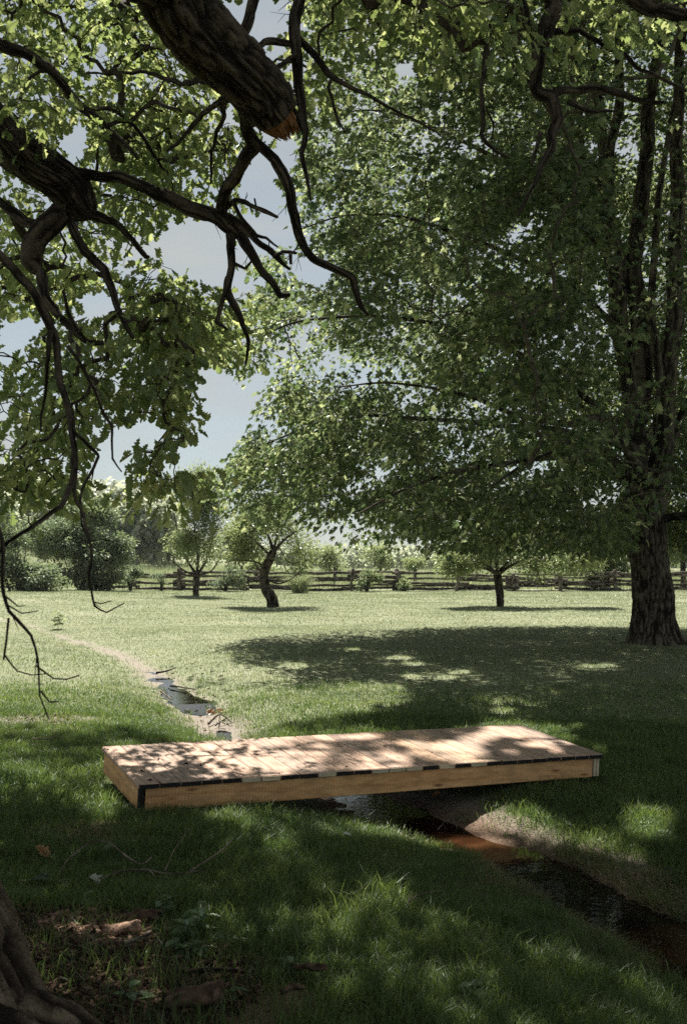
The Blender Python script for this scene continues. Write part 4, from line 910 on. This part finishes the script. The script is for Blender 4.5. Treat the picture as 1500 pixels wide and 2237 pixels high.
shrub('dark_shrub', 'black-looking bush behind the fence left of the big trunk', (1300, 1291), 56, [(1300, 1268, 26, 26, 0, .8)], 70, 16, .24, .12, M_MAPLE, 'maple', 18, .35)
for q, (a, bb, dd, rx, ry, lab) in enumerate([(560, 1243, 62, 45, 16, 'low pale bush in the field beyond the crooked fruit tree'), (730, 1236, 64, 40, 34, 'tall pale bush beyond the fence left of the middle'), (830, 1232, 66, 55, 36, 'pale leafy bush beyond the fence in the middle'), (905, 1240, 62, 26, 16, 'small pale bush beyond the fence in the middle'), (1170, 1240, 63, 60, 26, 'pale bush beyond the fence behind the right fruit tree'), (1440, 1245, 64, 60, 40, 'pale bush beyond the fence behind the big trunk')]):
    shrub('field_shrub', lab, (a, bb + 18), dd, [(a, bb - ry * .4, rx, ry, 0, 1.2)], 110, 15, .34, .15, M_APPLE, 'oval', 20 + q, .36, stems=3)

# strap-leaved clump (day lilies) by the fence
dl = P(655, 1291, 51); dl[2] = G1(dl[0], dl[1])
lily = Mesh(); K = 260
for q in range(K):
    a = rng.uniform(0, 2 * math.pi); r0 = rng.uniform(0, .45); h = rng.uniform(.5, .95); ln = rng.uniform(.25, .8)
    d_ = np.array([math.cos(a), math.sin(a) * .7, 0]); s_ = np.array([-d_[1], d_[0], 0]) * .02
    b0 = dl + d_ * r0; p1 = b0 + d_ * ln * .35 + np.array([0, 0, h * .8]); p2 = b0 + d_ * ln * .8 + np.array([0, 0, h]); p3 = b0 + d_ * ln * 1.2 + np.array([0, 0, h * .72])
    lily.add([b0 - s_, b0 + s_, p1 - s_, p1 + s_, p2 - s_ * .8, p2 + s_ * .8, p3], [[0, 1, 3, 2], [2, 3, 5, 4]], [[4, 5, 6]])
tag(lily.build('lily_clump', M_MEADOW, smooth=False), 'round clump of long strap-like leaves growing in front of the rail fence', 'plant')

# ------------------------------------------------------------------ split rail fence
FX = [205, 292, 392, 530, 655, 772, 870, 1010, 1118, 1225, 1340, 1440, 1550]
FT = [1250, 1249, 1247, 1247, 1248, 1246, 1245, 1250, 1252, 1253, 1248, 1246, 1246]
fence = thing('rail_fence', np.array([*P(750, 1291, 55)[:2], .38]), 'weathered grey split-rail fence zigzagging along the far edge of the lawn', 'fence')
fj = []
for q, (a, tpx) in enumerate(zip(FX, FT)):
    d = 54.5 + (.55 if q % 2 else -.55); p_ = P(a, 1290, d); p_[2] = G1(p_[0], p_[1]); fj.append((p_, d, tpx))
for q in range(len(fj) - 1):
    (a, da, ta), (b, db, tb) = fj[q], fj[q + 1]
    za = (P(0, ta, da)[2] - a[2]); zb_ = (P(0, tb, db)[2] - b[2])
    nr_ = 5 if q not in (1,) else 4
    for k in range(nr_):
        if q == 3 and k == 4: pass
        f = (k + .45 + random.uniform(-.12, .12)) / nr_; ext = .35
        dv = (b - a) / np.linalg.norm(b - a)
        lift_ = .05 if q % 2 else -.04
        h0 = f * za + lift_ * .4 + random.uniform(-.09, .09); h1 = f * zb_ + lift_ * .4 + random.uniform(-.09, .09)
        p0 = a - dv * ext + np.array([0, random.uniform(-.05, .05), h0]); p1 = b + dv * ext + np.array([0, random.uniform(-.05, .05), h1])
        n_ = 7; tt = np.linspace(0, 1, n_)[:, None]; pts = p0 * (1 - tt) + p1 * tt; pts[1:-1] += rng.normal(size=(n_ - 2, 3)) * .013
        r0 = random.uniform(.07, .115); rad = np.linspace(r0, r0 * random.uniform(.55, .9), n_)
        if random.random() < .5: rad = rad[::-1]
        pp, rr_ = catmull(pts, rad, .12); m = Mesh(); tube(m, pp, rr_, 9, bark=.03, seed=q * 7 + k, bfreq=.7)
        m.build('rail', M_FENCE, fence)
POSTS = [(392, 1243, 1290, 0, 6), (396, 1246, 1290, 2, 4), (528, 1236, 1291, 6, 4), (533, 1246, 1291, 3, 3.5), (771, 1243, 1296, -4, 4), (866, 1244, 1291, 2, 6), (873, 1248, 1291, -2, 5), (1004, 1248, 1298, -9, 4.5), (1120, 1254, 1292, 3, 5), (1222, 1252, 1294, 1, 5.5), (1226, 1252, 1294, -2, 4), (1342, 1246, 1292, 2, 5), (1440, 1246, 1292, 2, 5), (655, 1248, 1291, 3, 4), (292, 1249, 1290, 2, 5)]
for q, (a, y0, y1, lean, r) in enumerate(POSTS):
    d = 53.9 if q not in (5, 1) else 55.1
    t0 = P(a, y0, d); b0 = P(a - lean * -1.0, y1, d); b0[2] = G1(b0[0], b0[1]) - .1
    m = Mesh(); pts = np.linspace(b0, t0, 6); pts[1:-1] += rng.normal(size=(4, 3)) * .015; pp, rr_ = catmull(pts, np.full(6, r * d / FPX * .85), .12); tube(m, pp, rr_, 10, bark=.02, seed=q + 100); m.build('post', M_FENCE, fence)

# ------------------------------------------------------------------ far woods and meadow
def wood_mass(name, trees, mt, n_per, csize):
    m = Mesh()
    for (x, y, h, w) in trees:
        z0 = G1(x, y); k = n_per
        d = rdir(k); rr = .55 + .45 * rng.random(k)
        c = np.array([x, y, z0 + h * .58]) + d * rr[:, None] * np.array([w, w * .8, h * .46])
        ok = vnoise(c * (2.2 / w) + x, 33) > .38; c = c[ok]
        nn = rdir(len(c)) * .5 + outw(c, np.array([x, y, z0 + h * .45])) * .5 + np.array([0, 0, .7])
        leaves(m, c, rdir(len(c)) + np.array([0, 0, -.2]), nn, csize * w * rng.uniform(.6, 1.3, len(c)), 'clump', .3)
        pts = np.array([[x, y, z0 - .3], [x, y, z0 + h * .5]]); tube(m, pts, np.array([w * .07, w * .04]), 6)
    o = m.build(name, mt, smooth=False); o['kind'] = 'stuff'; return o
tr_list = []
for q in range(95):
    px = rng.uniform(-120, 365); d = rng.uniform(105, 185); x = (px - 750) / FPX * d; y = d
    tr_list.append((x, y, rng.uniform(6.5, 9.5), rng.uniform(2.3, 3.6)))
for (px, py) in ((205, 1068), (160, 1072), (120, 1080), (60, 1085), (232, 1080), (250, 1092), (275, 1105), (300, 1118), (325, 1130), (345, 1142), (362, 1160), (380, 1180)):
    d = 118; tp_ = P(px, py, d); h = tp_[2] - G1(tp_[0], d)
    tr_list.append((tp_[0], d, max(5, h), max(2.4, h * .28)))
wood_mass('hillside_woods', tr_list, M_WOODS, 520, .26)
tr2 = []
for q in range(190):
    px = rng.uniform(330, 1560); d = rng.uniform(330, 420); top = rng.uniform(1192, 1218)
    p_ = P(px, top, d); tr2.append((p_[0], d, p_[2] - 1.2, rng.uniform(4, 6.5)))
for q in range(120):
    px = rng.uniform(400, 1560); d = rng.uniform(140, 230); top = rng.uniform(1188, 1228)
    p_ = P(px, top, d); z_ = p_[2] - G1(p_[0], d); tr2.append((p_[0], d, max(2.5, z_), max(2.0, z_ * .5)))
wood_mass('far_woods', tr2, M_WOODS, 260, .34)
# rank meadow growth behind the fence
def blades(m, x, y, h, w, lean, seg2=True, z=None):
    n = len(x); z = ground(x, y) if z is None else z
    a = rng.uniform(0, 2 * math.pi, n); f = rng.uniform(0, 2 * math.pi, n)
    L_ = np.stack([np.cos(a), np.sin(a), a * 0], 1) * lean[:, None]; Wd = np.stack([np.cos(f), np.sin(f), f * 0], 1) * w[:, None] * .5
    b = np.stack([x, y, z - .01], 1); mid = b + L_ * .35 + np.stack([x * 0, x * 0, h * .6], 1); tip = b + L_ + np.stack([x * 0, x * 0, h * (1 - .25 * np.minimum(1, lean / (h + 1e-6)))], 1)
    k = np.arange(n)[:, None]
    if seg2:
        V = np.stack([b - Wd, b + Wd, mid - Wd * .8, mid + Wd * .8, tip], 1).reshape(-1, 3)
        m.add(V, k * 5 + np.array([[0, 1, 3, 2]]), k * 5 + np.array([[2, 3, 4]]))
    else:
        m.add(np.stack([b - Wd, b + Wd, tip], 1).reshape(-1, 3), k * 3 + np.array([[0, 1, 2]]))
m = Mesh(); n = 60000; y = rng.uniform(56.5, 120, n); x = rng.uniform(-.5, .5, n) * y * 1.1
blades(m, x, y, rng.uniform(.4, 1.0, n) * (.5 + fbm2(x, y, .25, 4)), rng.uniform(.03, .07, n), rng.uniform(.1, .4, n), False)
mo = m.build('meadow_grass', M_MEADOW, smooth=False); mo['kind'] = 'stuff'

# ------------------------------------------------------------------ lawn grass
def bridge_clear(x, y):
    q = np.stack([x - A[0], y - A[1]], 1); e1 = (B - A)[:2]; e2 = (D - A)[:2]; Mx = np.linalg.inv(np.stack([e1, e2], 1)); uv = q @ Mx.T
    return ~((uv[:, 0] > -.002) & (uv[:, 0] < 1.002) & (uv[:, 1] > .0) & (uv[:, 1] < 1.12))
def wet(x, y):
    d, par, w, zb = stream_dist(x, y); return (par > 9.2) & (d < np.interp(par, [9, 11, 13, 17], [.26, .2, .24, .28]))
def scatter(d0, d1, n, half=.40, pad=.5):
    y = np.sqrt(rng.uniform(d0 ** 2, d1 ** 2, n)); x = rng.uniform(-1, 1, n) * (half * y + pad); return x, y
m = Mesh()
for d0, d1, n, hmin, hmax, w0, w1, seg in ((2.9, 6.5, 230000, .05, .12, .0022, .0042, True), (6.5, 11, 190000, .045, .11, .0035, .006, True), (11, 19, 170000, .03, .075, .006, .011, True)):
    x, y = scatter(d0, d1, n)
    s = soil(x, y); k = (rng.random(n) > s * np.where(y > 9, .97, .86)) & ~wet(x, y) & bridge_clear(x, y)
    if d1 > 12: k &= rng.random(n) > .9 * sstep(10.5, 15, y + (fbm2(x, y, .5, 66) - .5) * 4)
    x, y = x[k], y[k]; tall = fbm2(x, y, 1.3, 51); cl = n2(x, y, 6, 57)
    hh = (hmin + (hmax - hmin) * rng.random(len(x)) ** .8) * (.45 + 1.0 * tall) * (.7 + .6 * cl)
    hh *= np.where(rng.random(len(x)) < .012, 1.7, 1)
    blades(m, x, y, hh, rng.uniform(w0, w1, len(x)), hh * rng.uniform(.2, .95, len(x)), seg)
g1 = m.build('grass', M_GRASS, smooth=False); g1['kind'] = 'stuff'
m = Mesh()
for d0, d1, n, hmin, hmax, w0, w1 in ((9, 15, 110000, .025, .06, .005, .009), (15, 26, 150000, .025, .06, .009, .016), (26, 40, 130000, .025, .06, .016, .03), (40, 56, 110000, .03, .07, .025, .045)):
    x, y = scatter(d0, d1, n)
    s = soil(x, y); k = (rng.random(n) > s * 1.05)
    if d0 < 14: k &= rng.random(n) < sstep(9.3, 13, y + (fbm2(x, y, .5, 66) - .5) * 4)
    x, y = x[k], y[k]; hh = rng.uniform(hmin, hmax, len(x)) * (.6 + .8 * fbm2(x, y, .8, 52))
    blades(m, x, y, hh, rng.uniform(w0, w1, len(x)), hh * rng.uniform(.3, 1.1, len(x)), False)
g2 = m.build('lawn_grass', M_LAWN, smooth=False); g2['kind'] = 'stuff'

# tall tufts among the grass
m = Mesh()
for (px, py, hgt, n) in ((930, 1898, .16, 60), (985, 1880, .13, 40), (850, 1975, .2, 90), (790, 2010, .18, 70), (1170, 1800, .12, 40), (1330, 1800, .14, 60), (1400, 1790, .16, 80), (830, 1810, .12, 50), (1235, 1720, .14, 50), (1020, 2110, .17, 70), (250, 1600, .14, 60), (640, 2080, .2, 60), (500, 1810, .14, 50), (230, 1765, .16, 70), (130, 1640, .16, 60), (1130, 2000, .16, 60), (1290, 2080, .17, 60), (690, 1880, .15, 40), (1450, 1900, .13, 50), (900, 2190, .17, 60)):
    q = GP(px, py); x = q[0] + rng.normal(size=n) * .06; y = q[1] + rng.normal(size=n) * .06; hh = hgt * rng.uniform(.5, 1.1, n)
    blades(m, x, y, hh, rng.uniform(.003, .006, n), hh * rng.uniform(.2, 1.0, n), True)
for q_ in range(170):
    yy = rng.uniform(3.6, 15); xx_ = rng.uniform(-.38, .38) * yy; n = 26
    if soil(np.array([xx_]), np.array([yy]))[0] > .5 or wet(np.array([xx_]), np.array([yy]))[0]: continue
    x = xx_ + rng.normal(size=n) * .035; y = yy + rng.normal(size=n) * .035; hh = rng.uniform(.07, .15) * rng.uniform(.5, 1.1, n); k = bridge_clear(x, y)
    blades(m, x[k], y[k], hh[k], rng.uniform(.003, .007, n)[k], (hh * rng.uniform(.2, 1.0, n))[k], True)
gt = m.build('grass_tufts', M_GRASS, smooth=False); gt['kind'] = 'stuff'

# ------------------------------------------------------------------ things lying on the ground
def gpx(px, py, up=.0):
    q = GP(px, py); return np.array([q[0], q[1], G1(q[0], q[1]) + up])
def stick(name, label, cat, lines, mt=None, group=None):
    m = Mesh(); first = None
    for pts, r0, r1, up in lines:
        P_ = np.array([gpx(a, b, u) for (a, b), u in zip(pts, up if isinstance(up, (list, tuple)) else [up] * len(pts))])
        P_[1:-1] += rng.normal(size=P_[1:-1].shape) * .004
        pp, rr_ = catmull(P_, np.linspace(r0, r1, len(P_)), .02); rr_ = rr_ * (1 + .25 * (vnoise(pp * 30) - .5)); tube(m, pp, rr_, 8, bark=r0 * .25)
        if first is None: first = P_[0]
    return tag(m.build(name, mt or M_STICK, smooth=True), label, cat, group)
stick('fallen_branch', 'forked dead branch lying in the grass left of centre, below the footbridge', 'branch', [
    ([(216, 1939), (261, 1926), (321, 1922), (358, 1930), (403, 1932), (440, 1919), (485, 1895), (509, 1878)], .009, .003, [.03, .04, .05, .05, .05, .07, .09, .11]),
    ([(328, 1925), (341, 1941), (354, 1950), (392, 1954)], .005, .002, [.05, .04, .03, .03]), ([(485, 1895), (509, 1908)], .003, .0015, [.09, .07]), ([(403, 1932), (466, 1924)], .004, .0015, [.05, .06]), ([(360, 1926), (388, 1887), (418, 1865)], .004, .0025, [.05, .10, .14])])
stick('fallen_branch', 'thin arched dead branch in the grass near the oak trunk', 'branch', [
    ([(123, 1928), (149, 1906), (190, 1882), (235, 1878), (280, 1902), (310, 1911), (332, 1900)], .006, .003, [.02, .06, .08, .09, .06, .05, .06]), ([(45, 1940), (80, 1938), (110, 1945), (150, 1942)], .005, .003, .03)])
stick('stick', 'dark stick lying across the pale mud of the ditch', 'stick', [([(342, 1477), (365, 1473), (386, 1466)], .02, .008, .05)], M_TWIG)
stick('stick', 'thin dark stick beside the puddle in the ditch', 'stick', [([(372, 1505), (400, 1508), (428, 1514)], .014, .006, .04)], M_TWIG)
stick('stick', 'brown stick on the left bank of the ditch', 'stick', [([(352, 1518), (364, 1527), (376, 1535)], .014, .008, .04)])
stick('stick', 'tangled dark sticks in the ditch just behind the footbridge', 'stick', [([(455, 1588), (480, 1577), (508, 1588)], .012, .006, [.03, .08, .04]), ([(470, 1592), (490, 1584), (512, 1577)], .008, .004, [.03, .06, .07]), ([(480, 1577), (478, 1596)], .008, .004, [.08, .03])], M_TWIG)
stick('stick', 'pale stick among the sunlit bark chips by the oak', 'stick', [([(268, 2090), (300, 2078), (330, 2064)], .013, .010, .045)])
stick('stick', 'straight thin reddish twig standing out of the bark chips', 'stick', [([(362, 2068), (368, 2090), (372, 2130)], .004, .003, [.10, .06, .01])], M_CHIPD)
stick('stick', 'long dark stick on the bare soil at the bottom edge', 'stick', [([(400, 2145), (450, 2138), (520, 2140)], .012, .008, .03)], M_TWIG)
stick('stick', 'pale forked twig in the grass left of the pool', 'stick', [([(893, 1998), (915, 1990), (938, 1984), (970, 1980)], .004, .002, [.06, .08, .08, .08]), ([(890, 2002), (900, 1994), (912, 2000)], .003, .002, [.05, .09, .06])])
stick('stick', 'thin pale twig on the muddy right bank below the footbridge', 'stick', [([(955, 1822), (985, 1808), (1000, 1822)], .004, .002, [.03, .06, .03])])
stick('stick', 'pale stick in the grass at the left, behind the footbridge', 'stick', [([(70, 1634), (100, 1636), (140, 1630)], .007, .004, .08)])
def slab(name, label, px, py, L_, w, th, yaw, mt, cat='bark', up=.02):
    c = gpx(px, py, up); d_ = np.array([math.cos(yaw), math.sin(yaw), .06]); s_ = np.array([-math.sin(yaw), math.cos(yaw), 0]); m = Mesh(); n1, n2_ = 18, 9
    V = []
    for sgn in (1, 0):
        for i in range(n1):
            for j in range(n2_):
                u = i / (n1 - 1) - .5; v = j / (n2_ - 1) - .5
                k = 1 - .5 * abs(2 * u) ** 2.5
                p_ = c + d_ * L_ * u * (1 + .1 * math.sin(9 * v)) + s_ * w * v * k + np.array([0, 0, w * .35 * (1 - 4 * v * v) + th * sgn])
                V.append(p_)
    V = np.array(V); V[:, 2] += (vnoise(V * 45, 3) - .5) * .014; V += (np.stack([vnoise(V * 22, k) for k in range(3)], 1) - .5) * .02
    N_ = n1 * n2_; F = []
    for i in range(n1 - 1):
        for j in range(n2_ - 1):
            a = i * n2_ + j; F.append([a, a + n2_, a + n2_ + 1, a + 1]); F.append([N_ + a, N_ + a + 1, N_ + a + n2_ + 1, N_ + a + n2_])
    for i in range(n1 - 1):
        a, b = i * n2_, (i + 1) * n2_; F.append([a, a + N_, b + N_, b]); a, b = a + n2_ - 1, b + n2_ - 1; F.append([a, b, b + N_, a + N_])
    for j in range(n2_ - 1):
        a = j; F.append([a, a + 1, a + 1 + N_, a + N_]); a = (n1 - 1) * n2_ + j; F.append([a, a + N_, a + N_ + 1, a + 1])
    m.add(V, np.array(F), ridge=np.clip(vnoise(V * np.array([40, 90, 60]), 2) * 1.3, 0, 1)); return tag(m.build(name, mt), label, cat)
slab('bark_piece', 'curved brown bark slab in the shade just behind the sunlit chips', 295, 2025, .2, .09, .012, .1, M_CHIPD)
slab('bark_piece', 'sunlit reddish bark piece in the middle of the chip pile', 262, 2058, .16, .07, .014, .25, M_CHIP, up=.035)
slab('bark_piece', 'old bark lump on the soil at the bottom edge', 420, 2205, .2, .09, .03, .2, M_CHIPD)
slab('bark_piece', 'dark bark strip lying in the grass at the bottom, left of centre', 675, 2150, .14, .03, .01, -.3, M_CHIPD, up=.05)
slab('bark_piece', 'reddish bark strip in the grass right of the soil patch', 640, 2200, .1, .025, .01, .5, M_CHIPD, up=.05)
# litter of bark chips, leaf bits and dead blades: nobody could count it
def chips(m, x, y, L_, w, up, tilt=.35):
    n = len(x); a = rng.uniform(0, 2 * math.pi, n); z = ground(x, y) + up
    d_ = np.stack([np.cos(a), np.sin(a), rng.uniform(-tilt, tilt, n)], 1); s_ = np.stack([-np.sin(a), np.cos(a), rng.uniform(-tilt, tilt, n)], 1)
    c = np.stack([x, y, z], 1); L_ = L_[:, None] * .5; w = w[:, None] * .5; t_ = np.array([0, 0, 1.0]) * np.minimum(w, .006)
    V = np.stack([c - d_ * L_ - s_ * w * .4, c - d_ * L_ * .2 - s_ * w, c + d_ * L_ - s_ * w * .3, c + d_ * L_ * .8 + s_ * w * .6, c - d_ * L_ * .5 + s_ * w], 1)
    V2 = np.concatenate([V - t_[:, None], V + t_[:, None] + rng.normal(size=(n, 5, 3)) * .001], 1).reshape(-1, 3); k = np.arange(n)[:, None] * 10
    m.add(V2, k + np.array([[4, 3, 2, 1, 0]]), k + np.array([[5, 6, 7, 8, 9]]), *[k + np.array([[i, (i + 1) % 5, 5 + (i + 1) % 5, 5 + i]]) for i in range(5)], ridge=np.repeat(rng.random(n), 10))
def region(px, py, rx, ry, n):
    r = np.sqrt(rng.random(n)); a = rng.uniform(0, 2 * math.pi, n); q = np.array([plane_pt(px + rx * u, py + ry * v, .06) for u, v in zip(r * np.cos(a), r * np.sin(a))]); return q[:, 0], q[:, 1]
m = Mesh()
x, y = region(210, 2060, 130, 45, 900); chips(m, x, y, rng.uniform(.015, .07, 900), rng.uniform(.004, .018, 900), rng.uniform(.0, .03, 900))
lt = m.build('bark_chips', M_CHIP, smooth=False); lt['kind'] = 'stuff'
m = Mesh()
x, y = region(250, 2120, 330, 150, 3200); k = soil(x, y) > .25; x, y = x[k], y[k]; chips(m, x, y, rng.uniform(.012, .08, len(x)), rng.uniform(.003, .016, len(x)), rng.uniform(.0, .02, len(x)))
for (a, b, rx, ry, n) in ((190, 1840, 90, 20, 250), (1150, 1820, 160, 40, 700), (1330, 1900, 130, 50, 400), (90, 1590, 90, 30, 300), (1080, 1870, 120, 30, 200)):
    x, y = region(a, b, rx, ry, n); chips(m, x, y, rng.uniform(.01, .07, n), rng.uniform(.002, .01, n), rng.uniform(.0, .015, n))
x, y = region(400, 1520, 110, 75, 120); chips(m, x, y, rng.uniform(.02, .07, 120), rng.uniform(.005, .014, 120), rng.uniform(.0, .02, 120))

lt = m.build('leaf_litter', M_CHIPD, smooth=False); lt['kind'] = 'stuff'
# crumbs on the deck
m = Mesh(); n = 260; u = rng.random(n); v = rng.random(n)
for q in range(n):
    c = dk(u[q], v[q], .004); a = rng.uniform(0, 6.28); r = rng.uniform(.002, .007) * (3 if rng.random() < .06 else 1); e1 = (B - A) / np.linalg.norm(B - A); e2 = np.cross(UP, e1); d_ = e1 * math.cos(a) + e2 * math.sin(a); s_ = np.cross(UP, d_)
    m.add([c - d_ * r, c - s_ * r * .5, c + d_ * r * 1.2, c + s_ * r * .4, c + UP * r * .5 - d_ * r * .2], [[0, 1, 4], [1, 2, 4], [2, 3, 4], [3, 0, 4]])
cr = m.build('deck_crumbs', M_CHIPD, smooth=False); cr['kind'] = 'stuff'
# small broad-leaved plants
def plantlet(name, label, px, py, stems, cat='plant', kind='oval', mt=None):
    b = gpx(px, py); root = thing(name, b, label, cat)
    ms = Mesh(); ml = Mesh()
    for (dx, dy, h, nl, ls) in stems:
        tip = b + np.array([dx, dy, h]); p0 = b + np.array([dx * .25, dy * .25, 0])
        pp, rr_ = catmull([p0, p0 * .5 + tip * .5 + np.array([0, 0, h * .15]), tip], [.0028, .0022, .0015], .01); tube(ms, pp, rr_, 5)
        t_ = np.linspace(.3, 1, nl); pos = np.array([pp[int(k * (len(pp) - 1))] for k in t_]); a = np.arange(nl) * 2.4 + rng.uniform(0, 6)
        d_ = np.stack([np.cos(a), np.sin(a), np.full(nl, .25)], 1); nn = np.tile([0, 0, 1.0], (nl, 1)) + rdir(nl) * .3
        leaves(ml, pos, d_, nn, 1.35 * ls * rng.uniform(.7, 1.15, nl), kind, .25, .3)
    ms.build('stem', M_WEED, root); ml.build('foliage', mt or M_WEED, root, smooth=False); return root
plantlet('broadleaf_weed', 'broad-leaved weed with one upright and one sideways leaf beside the bare soil', 470, 2068, [(.0, .0, .02, 1, .12), (.01, .01, .02, 1, .14), (-.02, .0, .02, 2, .09), (.02, -.01, .02, 1, .13)])
plantlet('seedling', 'bushy green seedling right of the sunlit bark chips', 402, 2068, [(.0, 0, .13, 9, .045), (.03, .01, .10, 7, .04), (-.03, 0, .09, 7, .045), (.01, -.03, .08, 6, .04)])
plantlet('seedling', 'small round-leaved seedling at the edge of the bark chips', 385, 2090, [(.0, 0, .06, 6, .05), (.03, 0, .05, 5, .045)])
plantlet('seedling', 'leggy green seedling behind the bark chips', 350, 2015, [(.0, 0, .09, 7, .045), (.04, .02, .11, 7, .04)])
plantlet('seedling', 'pale two-leaved seedling standing alone on the right of the soil', 632, 2130, [(.0, 0, .07, 5, .06), (.02, .0, .05, 4, .045)])
plantlet('seedling', 'small seedling in the grass at the bottom centre', 1035, 2185, [(.0, 0, .06, 5, .07)])
plantlet('seedling', 'two-leaved sprout on the bare soil near the bottom edge', 283, 2190, [(.0, 0, .05, 4, .06), (-.02, 0, .03, 2, .04)])
plantlet('seedling', 'sprout with lobed leaves beside the oak trunk', 118, 1945, [(.0, 0, .05, 3, .08), (-.04, .0, .06, 2, .08)], kind='oak', mt=M_OAK)
plantlet('seedling', 'narrow upright sprout in the soil behind the bark chips', 182, 1982, [(.0, 0, .05, 4, .06)], kind='long')
plantlet('seedling', 'low sprout at the right end of the bare soil', 505, 2185, [(.0, 0, .04, 4, .05)])
plantlet('seedling', 'taller leafy seedling between the bark chips and the broad-leaved weed', 432, 2052, [(.0, 0, .14, 9, .05), (.03, .02, .11, 7, .05), (-.03, .01, .10, 7, .045)])
plantlet('seedling', 'patch-edge seedling right of the round-leaved one, low and spreading', 425, 2098, [(.0, 0, .06, 7, .05), (.04, 0, .05, 6, .045), (-.03, .02, .06, 6, .045)])
plantlet('sapling', 'little leafy sapling alone on the sunny lawn at the left', 127, 1375, [(.0, 0, .42, 12, .14), (.06, 0, .34, 8, .13), (-.05, .02, .28, 7, .12)], cat='sapling', mt=M_APPLE)
def loose_leaf(name, label, px, py, size, kind, mt, up, n=1, group=None, pos=None):
    m = Mesh(); b = gpx(px, py, up) if pos is None else pos
    p_ = b + rng.normal(size=(n, 3)) * np.array([.05, .05, .012]) * (n > 1); d_ = rdir(n) * np.array([1, 1, .25]); nn = rdir(n) * .45 + np.array([0, -.35, 1.0])
    leaves(m, p_, d_, nn, size * rng.uniform(.7, 1.2, n), kind, .5, .5); return tag(m.build(name, mt, smooth=False), label, 'leaf' if n == 1 else 'leaves', group)
M_WHITE = leaf_mat('pale_leaf_underside', (.36, .40, .34), (.48, .52, .46), (.3, .3, .3), (.3, .3, .3), .2, .05)
M_DEAD = leaf_mat('dead_leaf', (.22, .11, .05), (.45, .25, .12), (.3, .12, .04), (.4, .2, .08), .25, .05)
loose_leaf('fallen_leaf', 'whitish upturned leaf lying in the grass near the oak trunk', 197, 1940, .11, 'maple', M_WHITE, .05)
loose_leaf('fallen_leaf', 'green fallen leaf beside the thin arched branch', 253, 1877, .09, 'oval', M_WEED, .07)
loose_leaf('fallen_leaf', 'pale leaf in the grass between the footbridge and the pool', 748, 1852, .07, 'oval', M_WHITE, .08)
loose_leaf('fallen_leaf', 'brown leaf in the grass left of the oak branch', 78, 1882, .08, 'oak', M_DEAD, .08)
loose_leaf('leaf_heap', 'small heap of orange dead leaves in the ditch behind the footbridge', 466, 1560, .09, 'oak', M_DEAD, .04, n=9)
loose_leaf('fallen_leaf', 'curled brown leaf lying on the middle of the deck', 795, 1645, .05, 'oval', M_DEAD, .0, pos=dk(.56, .55, .008))
loose_leaf('fallen_leaf', 'tan leaf under the front beam near the water', 960, 1750, .09, 'maple', M_DEAD, .05)

# ------------------------------------------------------------------ air
M_HAZE, t, o = mat('haze'); v = node(t, 'ShaderNodeVolumePrincipled', Density=.00018); v.inputs['Color'].default_value = (.80, .9, 1.0, 1); v.inputs['Anisotropy'].default_value = 0.0
t.links.new(v.outputs[0], o.inputs['Volume'])
m = Mesh(); lo, hi = np.array([-420, -25, -3.0]), np.array([420, 470, 34.0])
m.add([[lo[0] if i & 1 == 0 else hi[0], lo[1] if i & 2 == 0 else hi[1], lo[2] if i & 4 == 0 else hi[2]] for i in range(8)], [[0, 2, 3, 1], [4, 5, 7, 6], [0, 1, 5, 4], [2, 6, 7, 3], [0, 4, 6, 2], [1, 3, 7, 5]])
hz = m.build('haze', M_HAZE, smooth=False); hz['kind'] = 'stuff'

M_STRAW = leaf_mat('dry_grass_blade', (.22, .17, .10), (.48, .40, .27), (.2, .15, .08), (.4, .33, .2), .4, .03)
m = Mesh()
for (a, b, rx, ry, n) in ((1170, 1815, 170, 45, 9000), (1370, 1880, 150, 60, 8000), (1300, 1960, 120, 40, 3000), (190, 1840, 100, 24, 900), (90, 1590, 90, 30, 800), (870, 1835, 90, 30, 900), (1010, 1870, 80, 30, 500), (540, 1590, 60, 26, 500), (330, 1490, 90, 40, 500), (460, 1550, 90, 50, 600)):
    x, y = region(a, b, rx, ry, n); k = ~wet(x, y) & bridge_clear(x, y); x, y = x[k], y[k]; hh = rng.uniform(.015, .08, len(x))
    blades(m, x, y, hh, rng.uniform(.002, .005, len(x)), hh * rng.uniform(.8, 2.2, len(x)), True)
dg = m.build('dry_grass', M_STRAW, smooth=False); dg['kind'] = 'stuff'
